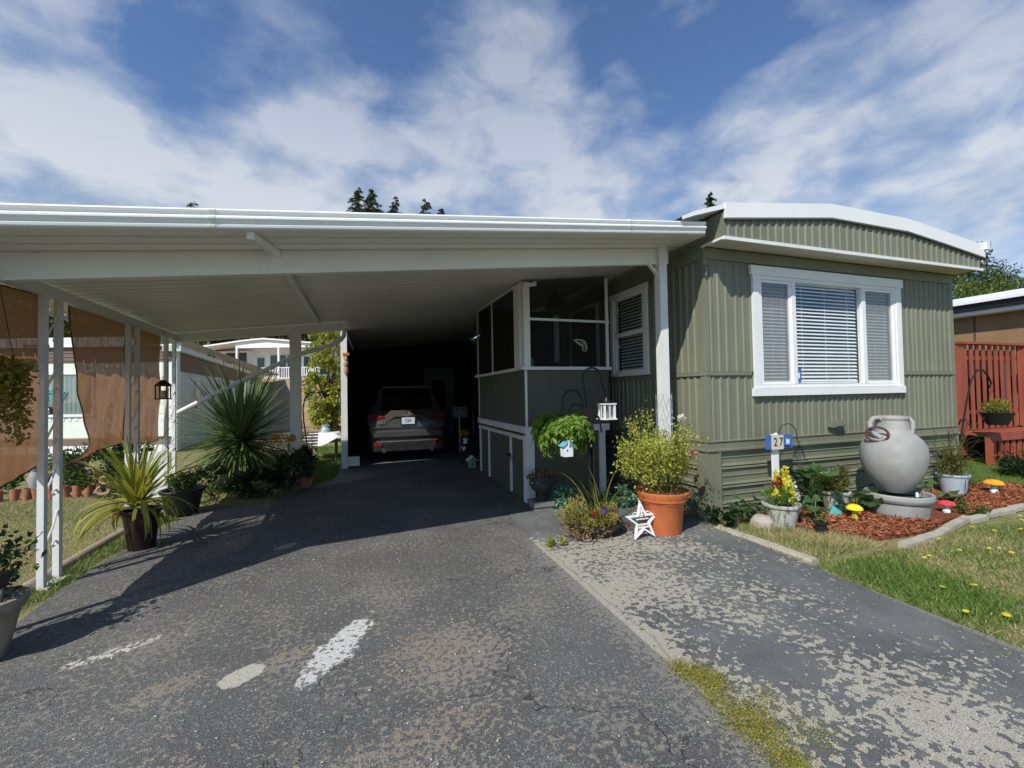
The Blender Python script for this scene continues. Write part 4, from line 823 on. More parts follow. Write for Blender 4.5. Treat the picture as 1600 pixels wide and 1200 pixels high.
# inside the porch
tag(part('butterfly_ornament', 'concrete', None, lambda b: (
    b.add([(2.60+.0, 5.155, 2.105), (2.66, 5.155, 2.115), (2.74, 5.155, 2.11), (2.79, 5.155, 2.08), (2.80, 5.155, 2.04), (2.81, 5.155, 2.0), (2.80, 5.155, 1.965), (2.775, 5.155, 1.945), (2.74, 5.155, 1.955), (2.725, 5.155, 1.985), (2.73, 5.155, 2.02), (2.69, 5.155, 2.03), (2.65, 5.155, 2.06),
     (2.66, 5.155, 2.098), (2.71, 5.155, 2.095), (2.76, 5.155, 2.075), (2.775, 5.155, 2.045), (2.785, 5.155, 2.005), (2.785, 5.155, 1.975), (2.765, 5.155, 1.96), (2.75, 5.155, 1.97), (2.745, 5.155, 2.0), (2.75, 5.155, 2.03), (2.70, 5.155, 2.05), (2.67, 5.155, 2.075)],
     [(0, 1, 13, 12), (1, 2, 14, 13), (2, 3, 15, 14), (3, 4, 16, 15), (4, 5, 17, 16), (5, 6, 18, 17), (6, 7, 19, 18), (7, 8, 20, 19), (8, 9, 21, 20), (9, 10, 22, 21), (10, 11, 23, 22), (11, 12, 24, 23), (12, 13, 24)]),
    b.obox((2.68, 5.155, 2.07), (2.77, 5.155, 2.06), .002, .010), b.obox((2.69, 5.155, 2.05), (2.775, 5.155, 2.035), .002, .009), b.obox((2.74, 5.155, 1.985), (2.785, 5.155, 2.0), .002, .008))), 'white butterfly wing cut-out fixed to the front porch screen', 'butterfly')
fd = thing('hanging_feeder', 'dim red based feeder hanging behind the front porch screen', 'feeder', (2.52, 5.6, 1.8))
part('dish', 'redg', fd, lambda b: b.lathe([(0, 1.80), (.12, 1.81), (.13, 1.83), (0, 1.835)], (2.58, 5.6, 0), 20)); part('tube', 'slat', fd, lambda b: b.lathe([(.0, 1.84), (.04, 1.845), (.04, 2.5), (0, 2.52)], (2.56, 5.6, 0), 12)); part('canopy', 'dark', fd, lambda b: b.lathe([(.13, 2.62), (.10, 2.75), (.0, 2.84)], (2.54, 5.6, 0), 16))
ic = thing('small_crate', 'small tan box behind the lower left of the porch screen', 'box', (2.12, 5.5, .96)); part('side', 'tile', ic, lambda b: b.box(2.04, 2.15, 5.45, 5.55, 1.62, 1.88)); part('shelf_board', 'wood', ic, lambda b: b.box(1.96, 2.4, 5.40, 5.6, 1.59, 1.619)); part('bracket', 'black', ic, lambda b: b.box(2.1, 2.12, 5.5, 5.52, .96, 1.59))
# wind ornament tied on the end post
orn = thing('post_ornament', 'terracotta and tan bead ornament tied to the white end post', 'ornament', (-.42, 8.94, 1.9))
part('cap', 'orange', orn, lambda b: b.box(-.46, -.34, 8.90, 8.965, 2.20, 2.25))
part('figure', 'sack', orn, lambda b: b.lathe([(.0, 1.84), (.045, 1.85), (.05, 1.93), (.035, 1.97), (.05, 2.01), (.05, 2.06), (.035, 2.09), (.045, 2.13), (.03, 2.18), (0, 2.195)], (-.40, 8.925, 0), 12))
# ================================================================== PORCH-SIDE PLANTS
def pot(th, mat, c, r0, r1, h, rim=.02, rh=.05, n=32, soil=True, name='pot', sq=1):
    x, y, z = c
    part(name, mat, th, lambda b: b.lathe([(0, 0), (r0*.96, .0), (r0, .012), (r1-.012, h-rh), (r1+rim*.4, h-rh), (r1+rim, h-.01), (r1+rim*.8, h), (r1-.012, h), (r1-.03, h-.06), (0, h-.065)], (x, y, z), n, 1, sq))
    if soil: part('soil', 'soil', th, lambda b: b.lathe([(0, h-.05), (r1-.028, h-.052), (r1-.03, h-.045), (0, h-.035)], (x, y, z), n, 1, sq))
ur = thing('urn_planter', 'dark footed urn of dead brown stalks on a grey plinth', 'planter', (1.98, 4.88, 0))
part('plinth', 'plinth', ur, lambda b: (b.box(1.865, 2.095, 4.77, 4.99, .0, .045), b.box(1.85, 2.11, 4.755, 5.005, .046, .10)))
part('urn', 'urn', ur, lambda b: b.lathe([(0, .10), (.075, .10), (.078, .115), (.045, .14), (.03, .17), (.04, .195), (.10, .23), (.135, .29), (.14, .345), (.165, .36), (.175, .38), (.165, .395), (.14, .385), (0, .36)], (1.98, 4.88, 0), 28))
blades('dead_stalk', np.array([1.98, 4.88, .36])+rng.normal(size=(160, 3))*[.07, .07, .005], rng.uniform(0, 2*PI, 160), rng.uniform(.7, 1.5, 160), rng.uniform(.06, .17, 160), np.full(160, .006), rng.uniform(0, 1.2, 160), 'leaf_brown', ur, 4)
leaves('dead_leaf', ball(220, (1.98, 4.88, .42), (.15, .15, .06)), .028, .012, 'leaf_brown', ur)
leaves('dead_leaf', ball(60, (1.90, 4.83, .36), (.16, .14, .05)), .03, .02, 'petal_white', ur)
hk = thing('shepherd_hook', 'tall black multi-arm shepherd hook standing before the porch', 'plant hook', (2.60, 4.70, 0))
part('stake', 'black', hk, lambda b: [b.tube([(2.60+dx, 4.70+dy, -.17), (2.59+dx, 4.70+dy, .9), (2.555+dx*.5, 4.70+dy, 1.15)], .018, 8) for dx, dy in ((-.03, 0), (.022, .012), (.012, -.022), (-.008, .02))])
def arm(pts, r=.0125):
    return part('arm', 'black', hk, lambda b: b.tube(pts, r, 8))
def arch(x0, x1, zt0, zt1, ztop, y=4.70, n=14):
    cx_ = (x0+x1)/2; rx = abs(x1-x0)/2; out = []
    for k in range(n+1):
        a = PI*k/n; z0 = zt0 if k < n/2 else zt1; out.append((cx_+(x0-cx_)*math.cos(a), y, ztop-rx*1.0+rx*1.0*math.sin(a)))
    return out
arm([(2.56, 4.70, 1.1)]+arch(2.49, 2.745, 1.2, 1.43, 1.70)+[(2.775, 4.70, 1.43), (2.79, 4.70, 1.39), (2.80, 4.70, 1.42)])
arm([(2.58, 4.70, .95)]+arch(2.47, 2.215, 1.1, 1.2, 1.43)+[(2.21, 4.70, 1.18)])
arm([(2.60, 4.70, .7)]+arch(2.49, 2.30, 1.0, 1.1, 1.26)+[(2.29, 4.70, 1.04)])
arm([(2.58, 4.70, .9)]+arch(2.54, 2.715, 1.0, 1.1, 1.12)+[(2.73, 4.70, .92), (2.735, 4.70, .90)])
lw = thing('lantern', 'white wooden lantern with a black peaked top on the shepherd hook', 'lantern', (2.79, 4.66, 1.05))
b = MB(); lx, ly, lz = 2.80, 4.68, 1.06
for sx in (-1, 1):
    for sy in (-1, 1): b.box(lx+sx*.068-.011, lx+sx*.068+.011, ly+sy*.068-.011, ly+sy*.068+.011, lz+.015, lz+.185)
b.box(lx-.092, lx+.092, ly-.092, ly+.092, lz, lz+.0149); b.box(lx-.088, lx+.088, ly-.088, ly+.088, lz+.1851, lz+.20)
for s_ in (-1, 1): b.box(lx-.006, lx+.006, ly+s_*.074-.004, ly+s_*.074+.004, lz+.0151, lz+.185); b.box(lx+s_*.074-.004, lx+s_*.074+.004, ly-.006, ly+.006, lz+.0151, lz+.185)
b.build('cage', 'white', lw); part('top', 'black', lw, lambda b: b.lathe([(.075, .2005), (.05, .225), (.045, .24), (.02, .27), (.018, .29), (0, .292)], (lx, ly, lz), 12))
part('candle', 'tile', lw, lambda b: b.lathe([(0, .016), (.025, .017), (.025, .10), (0, .101)], (lx, ly, lz), 12)); part('ring', 'black', lw, lambda b: b.tube([(lx+.018*math.cos(a), ly, lz+.308+.018*math.sin(a)) for a in np.linspace(0, 2*PI, 14)], .003, 5))
fr = thing('hanging_fern', 'lush green fern hanging from the shepherd hook before the porch', 'hanging plant', (2.30, 4.86, .95))
part('basket', 'blackplastic', fr, lambda b: b.lathe([(0, .86), (.10, .865), (.14, .97), (.13, .97), (0, .95)], (2.31, 4.88, 0))); part('hanger', 'black', fr, lambda b: [b.tube([(2.31+.13*math.cos(a), 4.88+.13*math.sin(a), .97), (2.22, 4.74, 1.22)], .002, 4) for a in (0, 2.1, 4.2)])
VV, DD = [], []
for k in range(95):
    az = rng.uniform(0, 2*PI); el = rng.uniform(.1, 1.3); n_ = 15; p = np.array([2.31, 4.88, .98]); ln_ = rng.uniform(.30, .52); e = el
    for j in range(n_):
        d = np.array([math.cos(az)*math.cos(e), math.sin(az)*math.cos(e), math.sin(e)]); p = p+d*ln_/n_; e -= .14
        sd_ = np.array([-math.sin(az), math.cos(az), 0])
        for s_ in (-1, 1): VV.append(p.copy()); DD.append(sd_*s_*1.0+d*.75+np.array([0, 0, -.15]))
    VV.append(p); DD.append(d)
leaves('frond', np.array(VV), .105, .042, 'leaf_fern', fr, D=np.array(DD), jit=.12)
bd2 = thing('birdhouse', 'white birdhouse with sky blue roof and starfish hanging from the shepherd hook', 'birdhouse', (2.16, 4.42, .62))
bx_, by_, bz_ = 2.185, 4.55, .645
part('wall', 'white', bd2, lambda b: b.prism([(bx_-.075, bz_), (bx_+.075, bz_), (bx_+.085, bz_+.13), (bx_, bz_+.20), (bx_-.085, bz_+.13)], 'y', by_-.07, by_+.07))
part('roof_board', 'skyblue', bd2, lambda b: (b.obox((bx_+.052, by_-.09, bz_+.172), (bx_+.052, by_+.09, bz_+.172), .135, .010, (.62, 0, 1)), b.obox((bx_-.052, by_-.09, bz_+.172), (bx_-.052, by_+.09, bz_+.172), .135, .010, (-.62, 0, 1))))
part('entrance', 'ink', bd2, lambda b: b.tube([(bx_-.02, by_-.0715, bz_+.085), (bx_-.02, by_-.0695, bz_+.085)], .014, 14)); part('cord', 'sack', bd2, lambda b: (b.tube([(bx_, by_, bz_+.21), (2.27, 4.66, 1.0)], .003, 4), b.tube([(2.285, 4.70, 1.04), (2.27, 4.66, 1.0)], .004, 4)))
def star_poly(r0, r1, rot=0): return [((r0 if k % 2 == 0 else r1)*math.sin(rot+k*PI/5), (r0 if k % 2 == 0 else r1)*math.cos(rot+k*PI/5)) for k in range(10)]

part('starfish', 'white', bd2, lambda b: b.prism([(bx_+.015+x, bz_+.205+z) for x, z in star_poly(.06, .026)], 'y', by_-.105, by_-.092))
bd2.scale = (.65, .65, .765); bd2.location = (1.949, 4.014, .716)
hk.location = (2.34, 4.23, .14); lw.location = (2.511, 4.194, 1.085); fr.location = (2.07, 4.374, .995)
for o_ in (hk, lw, fr): o_.scale = (.9, .9, .9)
# silk greenery clumps at the foot of the hook
for cx_, cy_, rx, nm in ((2.30, 4.82, .22, 'variegated mint green foliage clump left of the hook foot'), (2.98, 4.60, .34, 'variegated mint green foliage clump right of the hook foot')):
    th = thing('leafy_clump', nm, 'plant', (cx_, cy_, 0)); P, D = clumps(700, (cx_, cy_, .12), (rx, .16, .12), 26, .06); leaves('foliage', P, .055, .036, 'leaf_jade', th, D=D, jit=.7)
    leaves('pale_leaf', P[:160]+rng.normal(size=(160, 3))*.02, .04, .026, 'petal_white', th, D=D[:160], jit=.8)
# low bowl of straggly sedum with spider plant
tp = thing('sedum_bowl', 'wide low black bowl overflowing with yellow green sedum and strap leaves', 'planter', (2.10, 3.85, 0))
part('bowl', 'blackplastic', tp, lambda b: b.lathe([(0, 0), (.22, 0), (.30, .12), (.29, .13), (0, .10)], (2.12, 3.86, 0)))
P, D = clumps(3400, (2.08, 3.86, .17), (.33, .28, .12), 70, .06, .55); D = D+np.array([0, 0, .7]); leaves('foliage', P, .042, .011, 'leaf_sedum', tp, D=D, jit=.45)
P, D = clumps(380, (2.02, 3.70, .09), (.30, .18, .08), 30, .06, .6); leaves('dry_foliage', P, .04, .014, 'leaf_brown', tp, D=D, jit=.6)
blades('strap_leaf', np.array([2.20, 3.88, .12])+rng.normal(size=(34, 3))*[.04, .04, .01], rng.uniform(0, 2*PI, 34), rng.uniform(.8, 1.45, 34), rng.uniform(.35, .78, 34), np.full(34, .016), rng.uniform(.3, 1.3, 34), 'leaf_olive', tp)
leaves('violet_flower', ball(26, (2.12, 3.62, .26), (.045, .02, .03)), .03, .03, 'petal_violet', tp); leaves('pink_flower', ball(20, (2.02, 3.63, .25), (.025, .02, .02)), .025, .025, 'petal_red', tp); leaves('pink_flower', ball(10, (2.45, 3.72, .07), (.02, .02, .02)), .02, .02, 'petal_red', tp)
# star
sr = thing('star_ornament', 'white wooden star with cut-out star band leaning by the orange pot', 'star ornament', (2.46, 3.55, 0))
def star_mesh(b):
    o_ = star_poly(.19, .078); i_ = star_poly(.145, .060); cx_, cz_ = 2.475, .160
    def P(p, y): return (cx_+p[0], y+(p[1])*.22, cz_+p[1]*.97)
    for y in (3.52, 3.545): pass
    n = 10; vs_ = [P(p, 3.52) for p in o_]+[P(p, 3.52) for p in i_]+[P(p, 3.545) for p in o_]+[P(p, 3.545) for p in i_]
    f = []
    for k in range(n):
        j = (k+1) % n; f += [(k, n+k, n+j, j), (2*n+k, 2*n+j, 3*n+j, 3*n+k), (k, j, 2*n+j, 2*n+k), (n+k, 3*n+k, 3*n+j, n+j)]
    b.add(vs_, f)
    for z in (.085, .02, -.03, -.055): b.obox(P((-.085 if z > .05 else -.07, z), 3.532), P((.085 if z > .05 else .07, z), 3.532), .012, .014 if z < 0 else .008)
part('rim', 'white', sr, star_mesh)
for k in range(5):
    cx_ = 2.475+(-.10+.05*k); part('small_star', 'white', sr, lambda b: b.prism([(cx_+x, .215+z) for x, z in star_poly(.024, .010)], 'y', 3.538, 3.550))
part('small_star', 'white', sr, lambda b: b.prism([(2.475+x, .255+z) for x, z in star_poly(.026, .011)], 'y', 3.548, 3.558))
# orange pot with rose bush
og = thing('rose_pot', 'large orange pot holding a pale green rose bush at the home corner', 'potted plant', (2.78, 3.60, 0))
part('pot', 'orange', og, lambda b: b.lathe([(0, 0), (.165, 0), (.172, .015), (.205, .30), (.235, .335), (.236, .345), (.243, .36), (.262, .405), (.262, .415), (.25, .42), (.235, .40), (0, .36)], (2.775, 3.62, 0), 44))
part('pot_band', 'orange', og, lambda b: b.lathe([(.212, .333), (.241, .334), (.243, .342), (.215, .344)], (2.775, 3.62, 0), 44))
part('soil', 'leaf_brown', og, lambda b: b.lathe([(0, .375), (.235, .375), (.23, .39), (0, .40)], (2.775, 3.62, 0), 24))
blades('dry_stalk', np.array([2.775, 3.60, .39])+rng.normal(size=(240, 3))*[.11, .11, .004], rng.uniform(0, 2*PI, 240), rng.uniform(.3, 1.4, 240), rng.uniform(.05, .15, 240), np.full(240, .005), rng.uniform(0, 1, 240), 'leaf_brown', og, 3)
sb = MB(); tips = []
for k in range(30):
    a = rng.uniform(0, 2*PI); l_ = rng.uniform(.42, .86) * (.72 if abs(math.cos(a)) > .75 else 1); lean = rng.uniform(.05, .48); p = Vector((2.775+.07*math.cos(a), 3.62+.07*math.sin(a), .38)); pts = [p.copy()]
    for j in range(6):
        lean += .06; p = p+Vector((math.cos(a)*math.sin(lean), math.sin(a)*math.sin(lean), math.cos(lean)))*l_/6; pts.append(p.copy())
        if j > 1: tips += [np.array(p)]*(2+j)
    sb.tube(pts, [.006, .005, .005, .004, .003, .003, .002], 5)
for dz, dx in ((.30, -.50), (.36, -.44), (.24, -.36)):
    pts = [(2.75+dx*t, 3.60-.05*t, .40+dz*math.sin(t*1.3)) for t in np.linspace(0, 1, 7)]; sb.tube(pts, .003, 4); tips += [np.array(p) for p in pts[2:]]*5
sb.build('stem', 'stem', og)
tips = np.array(tips); idx = rng.integers(0, len(tips), 6000); P = tips[idx]+rng.normal(size=(6000, 3))*.045; leaves('foliage', P, .031, .020, 'rose_leaf', og, D=rng.normal(size=(6000, 3))+np.array([0, 0, .5]), jit=.5)
leaves('rose_bloom', ball(60, (3.02, 3.46, .79), (.034, .034, .034)), .035, .035, 'petal_pink', og, up=1); leaves('rose_bloom', ball(40, (2.86, 3.42, 1.14), (.03, .03, .03)), .03, .03, 'petal_white', og, up=1); leaves('rose_bloom', ball(20, (2.93, 3.45, .77), (.02, .02, .02)), .02, .02, 'petal_white', og, up=1)
# wire mesh guard on the corner post
wg = thing('wire_guard', 'loose chicken wire wrapped round the white post behind the rose bush', 'wire mesh', (3.08, 3.95, .2))
b = MB()
for k in range(12):
    a0 = 2*PI*k/12
    for sg in (1, -1): b.tube([(3.078+.085*math.cos(a0+sg*t*4.0), 3.948+.085*math.sin(a0+sg*t*4.0), .25+1.12*t) for t in np.linspace(0, 1, 26)], .0013, 3, False)
b.build('wire', 'chrome', wg)
# ================================================================== FRONT BED
def hosta(name, lab, c, n, sz, mat='leaf_hosta', spread=.16, h=.18, grp=None):
    th = thing(name, lab, 'plant', (c[0], c[1], 0), 0, grp); V = []; F = []
    for k in range(n):
        az = rng.uniform(0, 2*PI); r = rng.uniform(.1, 1)*spread; base = np.array([c[0], c[1], .0]); top = np.array([c[0]+math.cos(az)*r, c[1]+math.sin(az)*r, h*rng.uniform(.4, 1.1)])
        d = np.array([math.cos(az), math.sin(az), rng.uniform(-.35, .65)]); d /= np.linalg.norm(d); s_ = np.array([-math.sin(az), math.cos(az), rng.uniform(-.5, .5)]); u = np.cross(s_, d); l_ = sz*rng.uniform(.6, 1.2)
        sec = [(0, .03, 0), (.18, .30, .04), (.45, .40, .07), (.75, .28, .03), (1, .01, -.10)]; b0 = len(V)
        for t, w_, z_ in sec:
            c_ = top+d*l_*t+u*l_*z_; V += [c_-s_*l_*w_+u*l_*w_*.35, c_, c_+s_*l_*w_+u*l_*w_*.35]
        for q_ in range(4):
            for e in (0, 1): F.append((b0+q_*3+e, b0+q_*3+e+1, b0+q_*3+e+4, b0+q_*3+e+3))
        b0 = len(V); V += [base+s_*.004, base-s_*.004, top-s_*.004, top+s_*.004]; F.append((b0, b0+1, b0+2, b0+3))
    np_obj('foliage', np.array(V), np.array(F), mat, th, True); return th
hosta('broad_leaf_plant', 'broad leaved green plant at the skirt just right of the home corner', (3.66, 3.50), 11, .12, h=.26, spread=.08)
hosta('broad_leaf_plant', 'broad leaved plant immediately left of the cream flower pot', (3.93, 3.46), 14, .12, h=.22, spread=.12)
hosta('broad_leaf_plant', 'broad leaved plant immediately right of the cream flower pot', (4.33, 3.22), 14, .13, h=.20, spread=.12)
hosta('broad_leaf_plant', 'tall broad leaved plant against the skirt, left of the large grey vase', (4.70, 3.52), 26, .16, h=.46, spread=.16)
hosta('broad_leaf_plant', 'sprawling broad leaved plant spreading at the left foot of the grey vase', (5.22, 3.42), 46, .15, h=.26, spread=.34)
hosta('broad_leaf_plant', 'broad leaved plant between the grey vase and the pale blue pot', (6.55, 3.38), 12, .15, h=.18, spread=.16)
fp = thing('flower_pot', 'weathered cream pot of yellow, red and white snapdragons', 'flower pot', (4.07, 3.38, 0))
M['creampot'] = (lambda t: t.fin(t.bsdf(t.mix(t.ramp(t.noise(14, 6, .75, sc=(1, 1, .35)), [(.42, 0), (.56, 1)]), (.17, .17, .14), (.50, .50, .44)), .8, 0, t.bump(t.noise(20, 4), .4, .01))))(NT('cream_weathered'))
pot(fp, 'creampot', (4.07, 3.38, 0), .155, .215, .235, .012, .03)
P, D = clumps(900, (4.07, 3.38, .31), (.21, .17, .08), 40, .05); leaves('foliage', P, .045, .014, 'leaf_fern', fp, D=D+np.array([0, 0, .8]), jit=.5)
def spikes(cs, mat, nm):
    PP = []
    for (x, y, z0, z1, r) in cs:
        n_ = int((z1-z0)*900); t = rng.random((n_, 1)); a = rng.uniform(0, 2*PI, (n_, 1)); PP.append(np.hstack([x+np.cos(a)*r*(1.1-t*.7), y+np.sin(a)*r*(1.1-t*.7), z0+(z1-z0)*t]))
    P = np.vstack(PP); leaves(nm, P, .030, .026, mat, fp, up=.6)
spikes([(4.12, 3.35, .38, .60, .045), (4.06, 3.42, .36, .55, .045), (4.17, 3.36, .36, .50, .05), (4.11, 3.30, .34, .46, .045), (3.93, 3.33, .32, .38, .03), (4.13, 3.27, .25, .30, .02)], 'petal_yellow', 'yellow_flower')
spikes([(3.99, 3.33, .42, .50, .028), (3.92, 3.34, .43, .455, .02)], 'petal_red', 'red_flower'); spikes([(4.235, 3.33, .36, .43, .032), (4.25, 3.30, .27, .33, .03)], 'petal_white', 'white_flower')
fp.location = (4.0, 3.33, 0); fp.scale = (.80, .80, 1)
sg = thing('number_sign', 'white post sign with number tiles 27 on a blue backboard', 'sign', (4.15, 3.52, 0))
part('post', 'white', sg, lambda b: (b.box(4.11, 4.20, 3.50, 3.525, 0, .915), b.box(4.135, 4.165, 3.485, 3.499, .916-.02, .93)))
part('backboard', 'blue', sg, lambda b: b.box(3.99, 4.40, 3.478, 3.499, .76, .905))
for x, tx in ((4.10, '2'), (4.19, '7')):
    tl = part('number_tile', 'tile', sg, lambda b: b.box(x-.042, x+.042, 3.462, 3.477, .755, .905)); link(text_mesh(tx, .125, 'ink'), 'digit', tl, (x-4.15, 3.459-3.52, .832), (PI/2, 0, 0))
tl = part('picture_tile', 'bluepot', sg, lambda b: b.box(4.26, 4.34, 3.464, 3.477, .80, .875)); part('tile_border', 'blue', tl, lambda b: frame(b, 4.255, 4.345, .795, .88, .008, lambda b, a, c, d, e: b.box(a, c, 3.458, 3.479, d, e)))
part('tile_mark', 'white', tl, lambda b: (b.obox((4.275, 3.462, .86), (4.295, 3.462, .815), .002, .012), b.obox((4.30, 3.462, .82), (4.325, 3.462, .84), .002, .016)))
sg.scale = (.88, 1, 1)
wl = thing('wire_lantern', 'wire light bulb cage hanging from a thin black crook beside the number sign', 'lantern', (4.47, 3.50, .0))
part('crook', 'black', wl, lambda b: b.tube([(4.22, 3.53, .0), (4.20, 3.53, .87)]+[(4.33-.13*math.cos(a), 3.50, .90+.12*math.sin(a)) for a in np.linspace(0, PI, 12)]+[(4.46, 3.49, .82), (4.48, 3.49, .80), (4.50, 3.49, .83)], .0045, 6))
part('cage', 'black', wl, lambda b: [b.tube([(4.48, 3.49, .79), (4.48+.03*math.cos(a), 3.49+.03*math.sin(a), .74), (4.48+.045*math.cos(a), 3.49+.045*math.sin(a), .69), (4.48+.09*math.cos(a), 3.49+.09*math.sin(a), .575)], .0022, 4) for a in np.linspace(0, 2*PI, 9)[:-1]])
part('cage_ring', 'black', wl, lambda b: (b.tube([(4.48+.09*math.cos(a), 3.49+.09*math.sin(a), .575) for a in np.linspace(0, 2*PI, 20)], .003, 4), b.tube([(4.48+.04*math.cos(a), 3.49+.04*math.sin(a), .70) for a in np.linspace(0, 2*PI, 14)], .003, 4)))
part('bulb', 'glass', wl, lambda b: b.lathe([(.012, .70), (.014, .67), (.03, .63), (.028, .60), (0, .58)], (4.48, 3.49, 0), 12))
sp_ = thing('dark_pot', 'small black plastic pot of dry sprigs at the edge of the mulch', 'flower pot', (4.13, 3.02, 0)); pot(sp_, 'blackplastic', (4.13, 3.02, 0), .045, .06, .115, .006, .02, 18)
leaves('foliage', ball(60, (4.13, 3.02, .14), (.06, .06, .03)), .04, .012, 'leaf_olive', sp_)
tag(part('garden_stone', 'concrete', None, lambda b: b.lathe([(0, 0), (.12, 0), (.115, .07), (.07, .115), (0, .12)], (3.82, 3.40, -.01), 7)), 'flat tan stone lying at the left foot of the cream flower pot', 'stone')
tb = thing('small_planter', 'small open turquoise planter half hidden behind the yellow mushroom', 'planter', (4.85, 3.42, 0))
part('side', 'teal', tb, lambda b: (b.add([(4.70, 3.36, .0), (4.86, 3.32, .0), (4.79, 3.36, .13)], [(0, 1, 2)]), b.add([(4.79, 3.36, .13), (4.86, 3.32, 0), (4.94, 3.38, .15)], [(0, 1, 2)]), b.add([(4.70, 3.37, .0), (4.86, 3.42, .0), (4.94, 3.39, .15), (4.79, 3.37, .13)], [(0, 1, 2, 3)])))
P, D = clumps(420, (4.93, 3.44, .36), (.16, .10, .13), 20, .06); sg2 = thing('leafy_plant', 'fine leaved olive plant in a speckled pot behind the yellow mushroom', 'potted plant', (4.93, 3.46, 0)); leaves('foliage', P, .08, .02, 'leaf_olive', sg2, D=D+np.array([0, 0, 1.0]), jit=.4)
pot(sg2, 'creampot', (4.97, 3.46, 0), .10, .14, .25, .01, .03, 20)
def mushroom(lab, c, r, h, cap, stem):
    th = thing('garden_mushroom', lab, 'mushroom ornament', (c[0], c[1], .01), 0, 'glossy garden mushrooms'); part('stem', stem, th, lambda b: b.lathe([(0, .01), (r*.42, .012), (r*.45, .03), (r*.28, h*.45), (r*.30, h*.72), (0, h*.74)], (c[0], c[1], 0), 18))
    part('cap', cap, th, lambda b: b.lathe([(0, h*.70), (r*.9, h*.68), (r, h*.72), (r*.97, h*.80), (r*.7, h*.93), (r*.35, h), (0, h*1.01)], (c[0], c[1], 0), 26)); th.scale = (.60, .60, 1); return th
mushroom('yellow capped garden mushroom with pale yellow stem standing in the red mulch', (4.83, 3.17), .125, .175, 'yellow', 'petal_yellow')
mushroom('red capped garden mushroom beside the right rim of the grey basin', (6.02, 3.00), .13, .14, 'redg', 'white')
mushroom('orange capped garden mushroom with white stem, far right past the blue pot', (7.60, 3.30), .17, .19, 'orangeg', 'white')
# the big vase in its basin
va = thing('garden_vase', 'large grey ceramic vase with a rusty ring through its handle', 'vase', (5.75, 3.20, .12))
vp = [(0, .17), (.24, .17), (.28, .20), (.40, .30), (.50, .42), (.545, .54), (.555, .64), (.535, .73), (.47, .81), (.37, .875), (.30, .91), (.285, .95), (.27, 1.02), (.265, 1.05), (.28, 1.06), (.285, 1.085), (.275, 1.10), (.25, 1.10), (.235, 1.07), (.23, .95), (0, .90)]
VC = (5.52, 3.20)
def vpt(s_, d_, z_): return (VC[0]+s_*.5-d_*.865, VC[1]-s_*.865-d_*.5, z_)
part('body', 'vase', va, lambda b: b.lathe([(r*.53, (.255+(z-.17)*.914)*.975) for r, z in vp], (VC[0], VC[1], 0), 64))
part('neck_line', 'vase', va, lambda b: b.tube([(VC[0]+.158*math.cos(a), VC[1]+.158*math.sin(a), .885) for a in np.linspace(0, 2*PI, 41)], .004, 6))
part('handle', 'vase', va, lambda b: b.tube([vpt(-.07, .10, 1.03), vpt(-.11, .11, 1.062), vpt(-.155, .12, 1.055), vpt(-.185, .13, 1.0), vpt(-.18, .15, .94), vpt(-.14, .18, .88), vpt(-.09, .19, .845)], [.02, .024, .026, .026, .026, .026, .03], 12))
part('handle', 'vase', va, lambda b: b.tube([vpt(.12, 0, 1.04), vpt(.145, 0, 1.055), vpt(.165, .01, 1.02), vpt(.17, .02, .95), vpt(.155, .04, .88), vpt(.14, .05, .84)], [.018, .022, .022, .020, .018, .02], 12))
part('ring', 'rust', va, lambda b: b.tube([vpt(-.125+.095*math.cos(a), .215+.02*math.cos(a), .885+.078*math.sin(a)) for a in np.linspace(0, 2*PI, 32)], .012, 10))
bs = thing('basin', 'low round grey basin under the large vase', 'basin', (5.80, 3.16, 0))
part('bowl', 'vase', bs, lambda b: b.lathe([(0, .0), (.46, 0), (.475, .02), (.50, .12), (.55, .135), (.565, .155), (.56, .18), (.545, .19), (.50, .185), (.47, .14), (0, .12)], (5.86, 3.20, 0), 64))
part('pebbles', 'soil', bs, lambda b: b.lathe([(0, .14), (.47, .145), (0, .165)], (5.86, 3.20, 0), 32)); part('pump_tube', 'black', bs, lambda b: b.tube([(6.10, 3.05, .165), (6.12, 3.0, .21), (6.20, 3.0, .20), (6.22, 2.98, .165)], .006, 6))
for k, (x, y) in enumerate(((6.18, 3.05), (6.05, 2.98))): part('pebble', 'white' if k else 'vase', bs, lambda b: b.lathe([(0, .15), (.03, .16), (.025, .19), (0, .20)], (x, y, 0), 9))
bs.scale = (.53, .53, 1.32); bs.location = (5.465, 3.13, 0)
bp = thing('blue_pot', 'pale blue pot with drip stains holding arching strap leaves', 'potted plant', (7.20, 3.54, 0)); pot(bp, 'bluepot', (7.20, 3.52, 0), .20, .285, .30, .015, .03)
part('drip', 'blackplastic', bp, lambda b: [b.obox((7.20+dx, 3.52-.262, .24), (7.20+dx, 3.52-.25, z), .012, .004, (0, 1, 0)) for dx, z in ((-.09, .10), (.03, .06), (.08, .17))])
blades('strap_leaf', np.array([7.18, 3.52, .28])+rng.normal(size=(60, 3))*[.08, .08, .01], rng.uniform(0, 2*PI, 60), rng.uniform(.5, 1.45, 60), rng.uniform(.6, 1.3, 60), np.full(60, .022), rng.uniform(.4, 1.5, 60), 'leaf_olive', bp, 7)
P, D = clumps(900, (7.12, 3.52, .42), (.34, .22, .17), 34, .07); leaves('foliage', P, .055, .022, 'leaf_olive', bp, D=D+np.array([0, 0, .6]), jit=.5)
bp.scale = (.55, .55, .92); bp.location = (7.1, 3.47, 0)
fdr = thing('bird_feeder', 'small brown wooden bird feeder standing on the grass before the red deck', 'bird feeder', (8.05, 4.55, 0))
